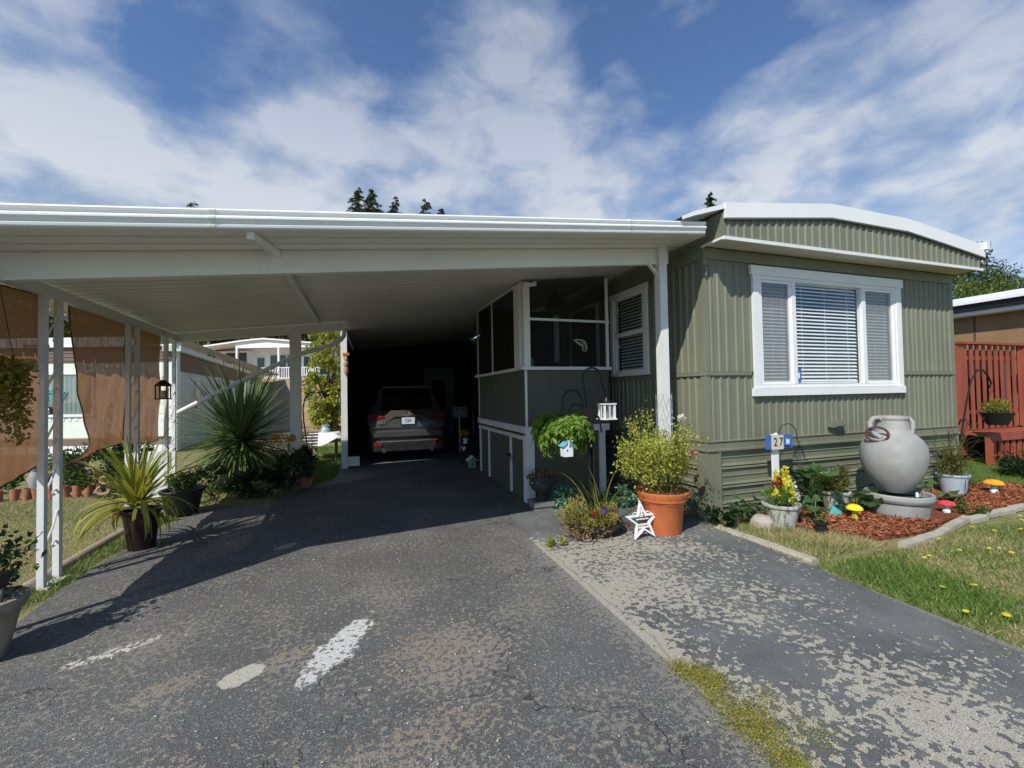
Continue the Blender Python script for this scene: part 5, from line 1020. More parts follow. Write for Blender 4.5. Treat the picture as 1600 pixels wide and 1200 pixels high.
part('cage', 'wood', fdr, lambda b: (b.box(8.0, 8.32, 4.52, 4.70, .0, .02), [b.box(x, x+.02, y, y+.02, .02, .20) for x in (8.0, 8.30) for y in (4.52, 4.68)], b.box(8.03, 8.29, 4.55, 4.67, .021, .17)))
part('roof', 'bark', fdr, lambda b: (b.obox((7.94, 4.53, .235), (8.38, 4.53, .235), .16, .012, (0, -.6, 1)), b.obox((7.94, 4.67, .235), (8.38, 4.67, .235), .16, .012, (0, .6, 1))))
# corner weeds
def weed(lab, c, r, n, mat='leaf_dark', ln_=.04, h=.1, name='weed_clump'):
    th = thing(name, lab, 'plant', (c[0], c[1], 0)); P, D = clumps(n, (c[0], c[1], h*.6), (r, r*.8, h*.6), max(6, n//40), r*.3); leaves('foliage', P, ln_, ln_*.4, mat, th, D=D+np.array([0, 0, .5]), jit=.5); return th
weed('dark ferny weed growing at the skirt corner right of the rose pot', (3.38, 3.50), .13, 420, 'leaf_dark', .06, .2)
weed('dark green shrub at the right picture edge before the red deck', (9.6, 3.75), .42, 2200, 'leaf_dark', .06, .30, 'low_shrub')
weed('low green tuft on the mulch near the concrete edging', (6.25, 2.90), .16, 260, 'leaf_mid', .05, .06)
weed('small dandelion weed on the driveway joint near the sedum bowl', (1.62, 3.62), .09, 120, 'leaf_lime', .05, .04)
weed('low green weed patch behind the orange mushroom', (7.6, 3.9), .35, 900, 'leaf_mid', .07, .12)
# moss and weeds along the driveway joint (ground cover)
P = []
for (x, y, rx, ry, n_) in ((1.53, 1.70, .085, .10, 2600), (1.47, 1.80, .05, .07, 700), (1.50, 1.42, .095, .12, 2900), (1.47, 1.22, .08, .10, 1500), (1.66, 1.50, .10, .10, 260), (1.70, 1.30, .14, .12, 320), (1.47, 1.58, .05, .08, 350)):
    P.append(np.stack([rng.normal(x, rx*.5, n_), rng.normal(y, ry*.5, n_), rng.uniform(.004, .022, n_)], 1))
P = np.vstack(P); leaves('weed_cover', P, .010, .005, 'leaf_lime', None, up=1.2, kind='stuff')
P = P[rng.integers(0, len(P), 2200)]+rng.normal(size=(2200, 3))*[.03, .03, .002]; P[:, 2] = np.abs(P[:, 2])+.004; leaves('weed_cover', P, .016, .004, 'straw', None, up=.3, kind='stuff')
# ================================================================== LEFT SIDE OF THE DRIVEWAY
kb = thing('timber_kerb', 'weathered rounded timber kerb along the left lawn edge', 'kerb', (-2.42, 4.5, 0))
KP = [(-2.43, 1.6), (-2.43, 3.0), (-2.42, 4.1), (-2.44, 4.75), (-2.46, 5.5), (-2.40, 6.3)]
for (a, c) in zip(KP, KP[1:]): part('timber', 'wood', kb, lambda b: b.tube([(a[0], a[1]+.004, .005), (c[0], c[1]-.004, .005)], .052, 10))
lp_ = thing('stone_planter', 'weathered tan stone planter with a leafy shrub at the left picture edge', 'planter', (-1.98, 3.17, 0))
part('pot', 'stonepot', lp_, lambda b: b.lathe([(0, 0), (.115, 0), (.12, .02), (.165, .24), (.185, .26), (.20, .29), (.195, .32), (.17, .325), (.145, .30), (0, .27)], (-2.03, 3.17, 0), 36)); part('soil', 'soil', lp_, lambda b: b.lathe([(0, .285), (.15, .285), (0, .30)], (-2.03, 3.17, 0), 20))
b = MB(); tp_ = []
for k in range(9):
    a = rng.uniform(0, 2*PI); pts = [(-2.05+math.cos(a)*.04*j, 3.17+math.sin(a)*.04*j, .28+.07*j*rng.uniform(.8, 1.1)) for j in range(5)]; b.tube(pts, .004, 4); tp_ += pts[1:]
b.build('stem', 'twig', lp_); tp_ = np.array(tp_); leaves('foliage', tp_[rng.integers(0, len(tp_), 420)]+rng.normal(size=(420, 3))*.05, .045, .030, 'leaf_dark', lp_); leaves('new_leaf', tp_[rng.integers(0, len(tp_), 120)]+rng.normal(size=(120, 3))*.05, .04, .028, 'leaf_mid', lp_)
sl = thing('solar_light', 'small grey solar stake light stuck in the stone planter', 'garden light', (-1.90, 3.15, .28)); part('stake', 'stonepot', sl, lambda b: b.tube([(-1.915, 3.13, .28), (-1.90, 3.13, .40)], .008, 6)); part('head', 'blackplastic', sl, lambda b: b.lathe([(.012, .39), (.022, .41), (.034, .455), (.036, .475), (0, .48)], (-1.898, 3.13, 0), 14))
yp = thing('spiky_pot_plant', 'yellow green spiky plant in a tall dark pot beside the driveway', 'potted plant', (-2.05, 5.02, 0))
M['maroonpot'] = paint('maroon_glaze', (.035, .014, .016), .25, .2, .1, .1, 8)
pot(yp, 'maroonpot', (-2.05, 5.02, 0), .105, .155, .37, .012, .03)
n_ = 70; az = rng.uniform(0, 2*PI, n_); blades('strap_leaf', np.array([-2.07, 4.98, .42])+rng.normal(size=(n_, 3))*.012, az, rng.uniform(.75, 1.4, n_), rng.uniform(.5, .82, n_), np.full(n_, .030), rng.uniform(.15, .7, n_), 'leaf_lime', yp, 8)
n_ = 34; az = rng.uniform(0, 2*PI, n_); blades('drooping_leaf', np.array([-2.07, 4.98, .40])+rng.normal(size=(n_, 3))*.012, az, rng.uniform(.25, .65, n_), rng.uniform(.5, .72, n_), np.full(n_, .034), rng.uniform(1.1, 1.9, n_), 'leaf_lime', yp, 9)
n_ = 16; az = rng.uniform(0, 2*PI, n_); blades('drooping_leaf', np.array([-2.07, 4.98, .38])+rng.normal(size=(n_, 3))*.012, az, rng.uniform(.0, .3, n_), rng.uniform(.35, .5, n_), np.full(n_, .032), rng.uniform(1.2, 1.6, n_), 'leaf_olive', yp, 9)
part('trunk', 'bark', yp, lambda b: b.tube([(-2.06, 5.0, .32), (-2.07, 4.98, .43)], [.05, .035], 8)); leaves('red_flower', ball(24, (-2.22, 4.98, .34), (.04, .03, .03)), .035, .03, 'petal_orange', yp)
dp = thing('black_planter', 'wide black tub planter with small leafy plants by the lattice post', 'planter', (-2.18, 6.35, 0)); pot(dp, 'blackplastic', (-2.18, 6.35, 0), .16, .22, .30, .02, .04)
leaves('foliage', ball(420, (-2.18, 6.38, .40), (.2, .18, .10)), .055, .03, 'leaf_mid', dp)
# the big yucca
yu = thing('yucca', 'huge dark green spiky yucca behind the drainpipe', 'yucca', (-2.05, 8.30, 0))
part('trunk', 'bark', yu, lambda b: b.tube([(-2.05, 8.30, 0), (-2.04, 8.3, .4), (-2.04, 8.3, .70)], [.09, .08, .06], 10))
n_ = 460; az = rng.uniform(0, 2*PI, n_); el = rng.uniform(-.15, 1.45, n_); blades('spike_leaf', np.array([-2.04, 8.30, .70])+rng.normal(size=(n_, 3))*.03, az, el, rng.uniform(.80, 1.58, n_), np.full(n_, .042), rng.uniform(.0, .6, n_)**1.5, 'leaf_yucca', yu, 5, kind='stuff')
n_ = 300; az = rng.uniform(0, 2*PI, n_); el = rng.uniform(-1.1, .0, n_); blades('drooping_leaf', np.array([-2.04, 8.30, .64])+rng.normal(size=(n_, 3))*.03, az, el, rng.uniform(.65, 1.15, n_), np.full(n_, .036), rng.uniform(.1, .6, n_), 'leaf_yucca', yu, 5, kind='stuff')
def shrub(lab, c, r, n, mats, ln_, name='shrub', cat='shrub', k=None, cr=None, wr=.5):
    th = thing(name, lab, cat, (c[0], c[1], 0)); P, D = clumps(n, c, r, k or max(8, n//60), cr or min(r)*.35)
    a = int(n*.7); leaves('foliage', P[:a], ln_, ln_*wr, mats[0], th, D=D[:a]+np.array([0, 0, .3]), jit=.6); leaves('foliage', P[a:], ln_, ln_*wr, mats[1], th, D=D[a:]+np.array([0, 0, .3]), jit=.6)
    part('stem', 'twig', th, lambda b: [b.tube([(c[0]+.02*q_, c[1], 0), (c[0]+r[0]*.5*math.cos(q_*2.1), c[1]+r[1]*.5*math.sin(q_*2.1), c[2])], .008, 4) for q_ in range(5)]); return th
s1 = shrub('dark leafy shrub below the yucca next to the driveway', (-1.45, 6.95, .20), (.38, .25, .20), 2200, ('leaf_dark', 'leaf_dark'), .05)
s2 = shrub('dark shrub with orange blooms between yucca and rear post', (-1.10, 7.25, .30), (.28, .25, .28), 1500, ('leaf_dark', 'leaf_mid'), .06); leaves('orange_bloom', ball(46, (-1.33, 7.3, .80), (.07, .06, .07)), .05, .05, 'petal_orange', s2); leaves('orange_bloom', ball(40, (-1.12, 7.3, .76), (.06, .05, .06)), .05, .05, 'petal_orange', s2); leaves('violet_bloom', ball(16, (-1.12, 6.9, .18), (.03, .03, .03)), .035, .035, 'petal_violet', s2)
blades('tall_stalk', np.array([[-1.3, 7.3, .3], [-1.1, 7.3, .3], [-1.2, 7.25, .3]]), np.array([.5, 2, 4]), np.array([1.4, 1.4, 1.3]), np.array([.48, .45, .4]), np.full(3, .02), np.array([.2, .2, .3]), 'stem', s2)
s3 = shrub('dark round leaved plant in a clay pot beside the rear post', (-.98, 7.55, .42), (.17, .15, .16), 800, ('leaf_dark', 'leaf_dark'), .055); pot(s3, 'terra', (-.93, 7.45, 0), .09, .13, .20, .012, .03, 20)
s4 = shrub('low green bush between the dark tub and the yucca', (-2.05, 6.9, .25), (.35, .2, .25), 1500, ('leaf_mid', 'leaf_dark'), .045)
s5 = shrub('leafy white flecked bush under the shade cloth beyond the lattice post', (-3.6, 7.9, .45), (.55, .3, .45), 2600, ('leaf_dark', 'leaf_mid'), .06)
s6 = shrub('dark bush left of the pink ornament beyond the lawn', (-4.2, 8.8, .35), (.5, .3, .35), 1800, ('leaf_dark', 'leaf_mid'), .06)
s7 = shrub('pale flowering bush in the bed under the neighbour window', (-5.0, 9.4, .25), (.45, .3, .25), 1500, ('leaf_mid', 'petal_white'), .06)
s8 = shrub('low leafy plants behind the terracotta edging row', (-5.6, 8.9, .15), (.7, .25, .16), 1500, ('leaf_mid', 'leaf_fern'), .06)
# terracotta edging pots
tm = MB().lathe([(0, 0), (.045, 0), (.056, .17), (.050, .17), (.04, .10), (0, .10)], (0, 0, 0), 14).mesh('edging_pot', 'terra')
TX = [(-6.0+k*.145, 8.15+.03*math.sin(k*1.7)) for k in range(22)]
for k, (x, y) in enumerate(TX): tag(link(tm, 'edging_pot', None, (x, y, -.02), (rng.uniform(-.1, .1), rng.uniform(-.12, .12), 0)), 'short terracotta edging pot in the row across the far side of the left lawn', 'edging pot', 'terracotta edging pots beyond the left lawn')
gn = thing('garden_ornament', 'pink ring shaped garden ornament in the bed left of the lattice posts', 'ornament', (-3.55, 7.65, 0)); part('ring', 'sack', gn, lambda b: (b.tube([(-3.52+.10*math.cos(a), 7.6, .40+.07*math.sin(a)) for a in np.linspace(.3, 5.5, 20)], .028, 8), b.tube([(-3.56+.12*math.cos(a), 7.6, .20+.08*math.sin(a)) for a in np.linspace(2, 6.6, 20)], .03, 8)))
gn.scale = (.6, .6, .7)
wp = thing('white_statue', 'small pale statue standing behind the terracotta edging', 'statue', (-4.75, 8.45, 0)); part('figure', 'vase', wp, lambda b: b.lathe([(0, 0), (.14, .0), (.13, .06), (.07, .12), (.10, .25), (.06, .35), (.085, .43), (.05, .50), (0, .52)], (-4.75, 8.45, 0), 14))
wb = tag(part('white_board', 'white', None, lambda b: b.box(-3.02, -2.78, 7.52, 7.56, 0, .66)), 'white board standing at the foot of the far lattice post', 'board')
# shepherd hook at the rear post
h2 = tag(part('shepherd_hook', 'black', None, lambda b: b.tube([(-.90, 7.9, 0), (-1.02, 7.9, 1.0), (-1.03, 7.9, 1.22), (-1.0, 7.9, 1.38), (-.93, 7.9, 1.47), (-.84, 7.9, 1.49), (-.77, 7.9, 1.46), (-.74, 7.9, 1.40), (-.76, 7.9, 1.36)], .011, 7)), 'thin black shepherd hook right of the rear carport post', 'plant hook')
st = thing('side_table', 'old wooden frame table under a white cloth on the back lawn', 'table', (-.9, 10.5, 0))
part('leg', 'wood', st, lambda b: b.box(-1.16, -1.12, 10.4, 10.44, 0, .55)); part('leg', 'wood', st, lambda b: b.box(-.72, -.68, 10.4, 10.44, 0, .55)); part('leg', 'wood', st, lambda b: b.box(-1.16, -1.12, 10.8, 10.84, 0, .55)); part('leg', 'wood', st, lambda b: b.box(-.72, -.68, 10.8, 10.84, 0, .55))
part('rail', 'wood', st, lambda b: (b.box(-1.119, -.721, 10.4, 10.43, .38, .42), b.box(-1.119, -.721, 10.4, 10.43, .10, .13), b.box(-1.2, -.64, 10.36, 10.9, .551, .58)))
def drape():
    V = []; n = 26; m_ = 7
    for j in range(m_):
        for i in range(n):
            a = 2*PI*i/n; t = j/(m_-1); r = .1+.36*t; V.append((-.92+r*1.05*math.cos(a), 10.6+r*math.sin(a)*.9, .60-max(0, t-.55)*.42*(1+.4*math.sin(a*3+1))+.012*math.sin(a*5)*t))
    F = [(j*n+i, j*n+(i+1) % n, (j+1)*n+(i+1) % n, (j+1)*n+i) for j in range(m_-1) for i in range(n)]+[tuple(range(n))]
    b = MB(); b.add(V, F); b.sm = True; return b
tag(drape().build('table_cloth', 'white', None), 'white cloth draped over the old table on the back lawn', 'tablecloth')
tag(MB().lathe([(0, .602), (.09, .603), (.10, .67), (.07, .72), (.09, .76), (.0, .77)], (-.92, 10.6, 0), 16).build('glass_jar', 'bluepot', None), 'pale blue jar standing on the white cloth of the old table', 'jar')
lb = thing('lumber_pile', 'stack of dark weathered boards behind the yucca', 'boards', (-1.6, 9.6, 0))
for k in range(6): part('board', 'wood', lb, lambda b: b.obox((-2.4+.05*k, 9.5+.02*k, .40+.055*k), (-1.0, 9.7+.03*k, .38+.058*k), .16, .035))
part('support', 'bark', lb, lambda b: b.box(-2.2, -1.1, 9.5, 9.8, 0, .355))
# ================================================================== RIGHT SIDE: red slat fence, deck, brown home
rf = thing('red_fence', 'red stained vertical slat screen standing on the deck behind the home', 'fence', (12, 5.0, .4))
FXA = 10.48
part('post', 'redfence', rf, lambda b: b.box(FXA, FXA+.20, 4.97, 5.06, .1, 2.19)); part('post', 'redfence', rf, lambda b: b.box(12.62, 12.75, 4.97, 5.06, .5, 2.19))
part('rail', 'redfence', rf, lambda b: b.box(FXA-.02, 14.2, 4.93, 5.08, 2.191, 2.235)); part('rail', 'redfence', rf, lambda b: b.box(FXA+.201, 14.2, 5.03, 5.08, .86, .93)); part('rail', 'redfence', rf, lambda b: b.box(FXA+.201, 14.2, 5.03, 5.08, 1.90, 1.97))
sl_m = MB().box(0, .085, -.010, .010, 0, 1.62).mesh('slat', 'redfence', False)
x = FXA+.24
while x < 14.0: link(sl_m, 'slat', rf, (x-12, 5.0-5, .57-.4), (0, 0, rng.uniform(-.04, .04))); x += .20
part('shade_backing', 'dark', rf, lambda b: b.box(10.7, 14.2, 5.5, 5.53, .6, 2.15))  # near-black sheet added to stand for the shade between the slats
part('back_board', 'tile', rf, lambda b: [b.box(x_, x_+.05, 5.10, 5.12, .9, 1.9) for x_ in (10.85, 11.35, 11.6, 12.3)])
dk = thing('red_deck', 'low red stained deck with slatted skirting under the red screen', 'deck', (12, 4.7, 0))
for k in range(5): part('deck_board', 'redfence', dk, lambda b: b.box(10.35, 14.2, 4.60+.15*k, 4.745+.15*k, .50+.002*(k % 2), .54))
part('rim_board', 'redfence', dk, lambda b: b.box(10.35, 14.2, 4.56, 4.598, .40, .545))
sk = MB().box(0, .115, -.012, .012, 0, .50).mesh('skirt_slat', 'redfence', False)
x = 10.42
while x < 14.0: link(sk, 'skirt_slat', dk, (x-12, 4.61-4.7, -.10), (0, 0, rng.uniform(-.03, .03))); x += .20
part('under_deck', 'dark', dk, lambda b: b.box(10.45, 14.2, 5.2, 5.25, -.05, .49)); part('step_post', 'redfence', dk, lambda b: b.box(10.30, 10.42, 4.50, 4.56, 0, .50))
dp2 = thing('low_planks', 'red flaking plank landing at the right edge in front of the deck', 'landing', (12.4, 4.3, 0)); [part('plank', 'redfence', dp2, lambda b: b.box(12.2, 14.2, 4.1+.15*k, 4.24+.15*k, .40, .44)) for k in range(3)]; part('riser', 'redfence', dp2, lambda b: b.box(12.2, 14.2, 4.07, 4.098, -.1, .44))
nb = thing('brown_home', 'brown panelled neighbour home with a white eave beyond the red screen', 'house', (16, 12, 0))
part('wall', 'brownwall', nb, lambda b: b.box(13.6, 18, 4.6, 22, -.1, 3.1)); part('gutter', 'black', nb, lambda b: b.box(13.22, 13.32, 4.0, 22, 3.13, 3.27)); part('fascia', 'roofwhite', nb, lambda b: b.box(13.30, 13.34, 4.0, 22, 3.04, 3.12))
part('roof', 'roofwhite', nb, lambda b: (b.strip([(13.15, 3.33), (15.8, 3.85), (18.4, 3.33)], lambda p, e: (p[0], 3.9+e*18, p[1])), b.box(13.15, 13.35, 3.9, 22, 3.28, 3.34), b.box(13.33, 13.60, 4.6, 22, 3.03, 3.05)))
part('panel_joint', 'bark', nb, lambda b: [b.box(13.585, 13.60, y, y+.03, 0, 3.04) for y in np.arange(4.9, 21, 1.2)])
h3 = tag(part('shepherd_hook', 'black', None, lambda b: b.tube([(9.20, 4.42, 0), (9.32, 4.41, .6), (9.50, 4.40, 1.2), (9.62, 4.40, 1.48), (9.80, 4.40, 1.66), (9.97, 4.40, 1.66), (10.12, 4.40, 1.55), (10.20, 4.40, 1.42), (10.15, 4.40, 1.36), (10.10, 4.40, 1.42)], .013, 7)), 'dark leaning shepherd hook before the red slat screen', 'plant hook')
hb = thing('hanging_basket', 'dark basket of golden green foliage hanging before the red screen', 'hanging basket', (10.25, 4.35, .72))
part('basket', 'blackplastic', hb, lambda b: b.lathe([(0, .72), (.26, .72), (.30, .77), (.42, .93), (.44, .95), (.42, .955), (.38, .93), (0, .92)], (10.30, 4.35, 0), 32)); part('hanger', 'black', hb, lambda b: [b.tube([(10.30+.42*math.cos(a), 4.35+.42*math.sin(a), .94), (10.18, 4.39, 1.38)], .004, 4) for a in (0, 2.1, 4.2)])
leaves('foliage', ball(800, (10.36, 4.35, 1.05), (.40, .36, .15)), .07, .04, 'leaf_gold', hb, up=.8); leaves('foliage', ball(300, (10.25, 4.35, 1.02), (.36, .33, .12)), .07, .03, 'leaf_fern', hb, up=.8)
hb.scale = (.5, .5, .9); hb.location = (10.22, 4.37, .72)
# ================================================================== LEFT NEIGHBOUR HOME
# corner C towards us, end wall facing the camera, long wall running back
nh = thing('neighbour_home', 'white mobile home with a brown band and curtained window beyond the left lawn', 'house', (-5.0, 13.98, 0), R(-18.5+.0))
na = R(-18.0)
nh.rotation_euler = (0, 0, R(18.0-36+.0)); nh.rotation_euler = (0, 0, R(-18.3))
# local frame: +x to the right along the end wall (parallel to picture), corner at x=0,y=0; long wall goes back along direction dl
nh.location = (-4.98, 13.98, 0)
def nl(b, name, mat, par=nh): return b.build(name, mat, par, world=False, smooth=False)
dlx, dly = math.sin(R(-5.6-18.3)), math.cos(R(-5.6-18.3))   # heading of the long wall seen in the local frame
def LW(s_, o_=0, z=0): return (dlx*s_+dly*o_, dly*s_-dlx*o_, z)
def longbox(b, s0, s1, o0, o1, z0, z1):
    v_ = [LW(s, o, z) for z in (z0, z1) for o in (o0, o1) for s in (s0, s1)]; b.add(v_, [(0, 2, 3, 1), (4, 5, 7, 6), (0, 1, 5, 4), (2, 6, 7, 3), (0, 4, 6, 2), (1, 3, 7, 5)])
NW = -7.2
b = MB(); b.box(NW, -.02, 0, .05, .40, 2.45); nl(b, 'end_wall', 'nbwhite')
b = MB(); b.box(NW, 0, -.03, -.001, 2.46, 2.86); nl(b, 'brown_band', 'brownband')
for z in (2.50, 2.60, 2.70, 2.80): b = MB(); b.box(NW, .0, -.045, -.031, z, z+.05); nl(b, 'band_batten', 'brownband')
b = MB(); b.box(NW, .1, -.12, .1, 2.861, 3.12); nl(b, 'eave', 'roofwhite')
b = MB(); b.box(-4.0, -3.4, -.17, -.121, 2.93, 3.08); nl(b, 'eave_vent', 'nbwhite')
b = MB(); b.box(NW, 0, -.02, .05, -.6, .20); nl(b, 'skirting', 'roofwhite'); b = MB(); b.box(NW, 0, -.03, .05, .20, .36); nl(b, 'dark_band', 'brownband')
b = MB(); [b.box(x_, x_+.015, -.035, -.021, -.6, .19) for x_ in np.arange(NW, 0, .16)]; nl(b, 'skirting_rib', 'roofwhite')
b = MB(); [b.box(x_, x_+.09, -.012, -.001, .86, 1.0-.12*0) for x_ in np.arange(NW, 0, .18)]; nl(b, 'wave_trim', 'roofwhite')
for (wa, wb_) in ((-5.9, -4.6), (-3.6, -2.15)):
    fb = MB(); frame(fb, wa, wb_, .98, 2.20, .07, lambda b, a, c, d, e: b.box(a, c, -.05, .0, d, e)); fb = nl(fb, 'window', 'roofwhite')
    b = MB(); b.strip([(wa+.07+(wb_-wa-.14)*k/60, -.012+.012*math.sin(k*1.1)) for k in range(61)], lambda p, e: (p[0], p[1], 1.05+1.08*e)); nl(b, 'curtain', (lambda t: t.fin(t.bsdf((.30, .37, .34), .8)))(NT('curtain_green_grey')), fb)
    b = MB(); b.box(wa+.07, wb_-.07, -.035, -.032, 1.05, 2.13); nl(b, 'pane', 'glass', fb)
    if wa < -3 and wa > -5:
        b = MB()
        for q_, (rx_, rz2) in enumerate(((.34, .15), (.27, .10), (.18, .05))): b.tube([(-3.22+rx_*math.cos(a)*(1+.06*math.sin(a*5)), -.055, 1.60+rz2*math.sin(a)*(1+.12*math.sin(a*7))) for a in np.linspace(0, 2*PI, 40)], .014, 5)
        nl(b, 'glass_ornament', 'teal', fb)
        b = MB(); b.box(-3.50, -3.26, -.06, -.052, 1.06, 1.26); sgn_ = nl(b, 'number_card', 'ink', fb); link(text_mesh('2', .20, 'white'), 'digit', sgn_, (-3.36, -.064, 1.16), (PI/2, 0, 0))
b = MB(); longbox(b, 0, 19, -.05, 0, .0, 2.20); nl(b, 'long_wall', 'nbwhite')
b = MB(); longbox(b, .30, 19, .001, .03, 2.205, 2.70); nl(b, 'brown_band', 'brownband')
for z in (2.29, 2.41, 2.53): b = MB(); longbox(b, .30, 19, .031, .045, z, z+.04); nl(b, 'band_batten', 'brownband')
b = MB(); longbox(b, 0, .30, -.04, .05, 0, 2.72); nl(b, 'corner_post', 'roofwhite')
b = MB(); longbox(b, -.1, 19, -.25, .16, 2.71, 2.86); nl(b, 'eave', 'nbwhite')
b = MB(); [longbox(b, s_, s_+.9, -.28, .02, 2.861, 2.90) for s_ in np.arange(0, 18.5, 1.3)]; nl(b, 'roof_edge', 'roofwhite')
b = MB(); b.add([(NW, -.1, 3.12), (.1, -.1, 3.12), LW(19, .1, 2.86), (NW, 19, 3.0)], [(0, 1, 2, 3)]); nl(b, 'roof', 'roofwhite')
for s_ in (1.9, 5.6, 9.4):
    b = MB(); longbox(b, s_-.06, s_+.66, .001, .03, 1.04, 2.06); f_ = nl(b, 'window', 'roofwhite'); b = MB(); longbox(b, s_, s_+.28, .031, .04, 1.10, 2.0); nl(b, 'pane', 'tint', f_)
b = MB(); [longbox(b, s_, s_+.02, .001, .012, 0, 2.2) for s_ in np.arange(.4, 18.5, .3)]; nl(b, 'wall_rib', 'nbwhite')
b = MB(); b.lathe([(.0, 0), (.16, 0), (.16, .12), (.30, .14), (.26, .30), (.10, .40), (0, .42)], (LW(9.0, -.4, 2.88)), 16); nl(b, 'roof_vent', 'roofwhite')
for s_ in (5.5, 6.3): b = MB(); b.lathe([(0, 0), (.06, 0), (.06, .5), (0, .52)], LW(s_, -.3, 2.88), 10); nl(b, 'flue', 'vase')
# ================================================================== WHITE HOUSE ON THE SLOPE
wh_ = thing('white_deck_house', 'white house with a railed deck and dark glazing up on the dry slope', 'house', (-7.5, 40, 2.8), R(-18.5))
def wl_(b, name, mat, par=wh_): return b.build(name, mat, par, world=False, smooth=False)
# local: x right, y back, origin deck centre base z=2.8 ; px scale about 18.6 px per metre
b = MB(); b.box(-5.6, 3.6, 2.4, 6, .2, 3.0); wl_(b, 'wall', 'white')
b = MB(); b.box(-6.4, -3.05, 1.6, 5, 0, 2.7); wl_(b, 'side_wing', 'white')
b = MB(); b.prism([(-6.6, 2.85), (-2.2, 3.42), (-.6, 3.55), (1.0, 3.40), (4.5, 3.02), (4.5, 2.92), (1.0, 3.29), (-.6, 3.43), (-2.2, 3.30), (-6.6, 2.73)], 'y', -.3, 6); wl_(b, 'roof', 'roofwhite')
b = MB(); b.prism([(-3.0, 2.75), (4.3, 2.75), (4.3, 2.93), (1.0, 3.28), (-.6, 3.42), (-2.2, 3.29), (-3.0, 3.19)], 'y', -.1, .05); wl_(b, 'gable', 'white')
b = MB(); b.box(-3.1, 4.0, -.15, 2.4, -.25, .12); wl_(b, 'deck', 'white'); b = MB(); b.box(-3.0, 3.9, -.05, 2.4, -1.6, -.26); wl_(b, 'deck_base', 'nbwhite')
for x in (-2.9, .55, 3.85): b = MB(); b.box(x-.07, x+.07, -.1, .04, .12, 2.74); wl_(b, 'deck_post', 'white')
rl = MB(); rl.box(-2.83, 3.78, -.08, .0, 1.05, 1.12); rl.box(-2.83, 3.78, -.07, -.01, .20, .26); rl = wl_(rl, 'railing', 'white')
bm = MB().box(-.03, .03, -.06, -.02, .26, 1.05).mesh('baluster', 'white', False)
for x in np.arange(-2.7, 3.7, .185): link(bm, 'baluster', rl, (float(x), 0, 0))
for (a, c, z0, z1) in ((-2.6, -2.0, .3, 2.15), (-1.45, 1.0, .25, 2.35), (1.5, 2.6, .3, 2.2), (2.9, 3.5, .6, 2.1)):
    b = MB(); b.box(a-.06, c+.06, 2.34, 2.399, z0-.06, z1+.06); w_ = wl_(b, 'window', 'nbwhite'); b = MB(); b.box(a, c, 2.31, 2.339, z0, z1); wl_(b, 'pane', (lambda t: t.fin(t.bsdf((.035, .055, .075), .15, spec=.6)))(NT('dark_blue_glass')), w_)
b = MB(); b.box(-.05, .05, 2.29, 2.309, .25, 2.35); wl_(b, 'sliding_stile', 'nbwhite')
b = MB(); b.box(-4.85, -3.1, 1.55, 1.59, .2, 2.55); wl_(b, 'screen_wall', 'urn')
for x in (-6.9, -6.0): b = MB(); b.lathe([(0, 2.2), (.10, 2.2), (.10, 3.45), (0, 3.5)], (x, 1.0, 0), 10); wl_(b, 'flue', 'vase')
b = MB(); b.box(-.05, 0, 3, 3.05, 3.4, 5.6); wl_(b, 'vent_pole', 'vase')
cc = thing('deck_chair', 'white chair on the deck of the house on the slope', 'chair', (-4.6, 39.4, 2.93), R(-18.5))
for nm, q_ in (('seat', (-.25, .25, -.25, .25, .40, .44)), ('backrest', (-.25, .25, .22, .26, .45, .95)), ('leg', (-.25, -.20, -.25, -.20, 0, .40)), ('leg', (.20, .25, -.25, -.20, 0, .40)), ('leg', (-.25, -.20, .20, .25, 0, .40)), ('leg', (.20, .25, .20, .25, 0, .40))): b = MB(); b.box(*q_); b.build(nm, 'white', cc, world=False)
# ================================================================== TREES
def tree(lab, x, y, h, r, mats, n=4200, ln_=.35, crown=.55, name='leafy_tree', grp='leafy trees behind the homes', k=46):
    z0 = float(zt(x, y)); th = thing(name, lab, 'tree', (x, y, z0), 0, grp)
    cz = z0+h*(1-crown/2); P, D = clumps(n, (x, y, cz), (r, r, h*crown/2), k, min(r, h*crown/2)*.30, .55)
    c_ = ball(k, (x, y, cz), (r*.7, r*.7, h*crown*.35), .3)
    a = int(n*.6); leaves('crown', P[:a], ln_, ln_*.6, mats[0], th, D=D[:a], jit=.8); leaves('crown', P[a:], ln_, ln_*.6, mats[1], th, D=D[a:], jit=.8)
    b = MB(); b.tube([(x, y, z0-.2), (x+.1, y, z0+h*.3), (x, y, z0+h*.65)], [h*.028, h*.022, h*.010], 8)
    for q_ in range(7): p = c_[q_]; b.tube([(x, y, z0+h*(.28+.04*q_)), ((x+p[0])/2, (y+p[1])/2, z0+h*.45), tuple(p)], [h*.012, h*.008, h*.004], 5)
    b.build('trunk', 'bark', th); return th
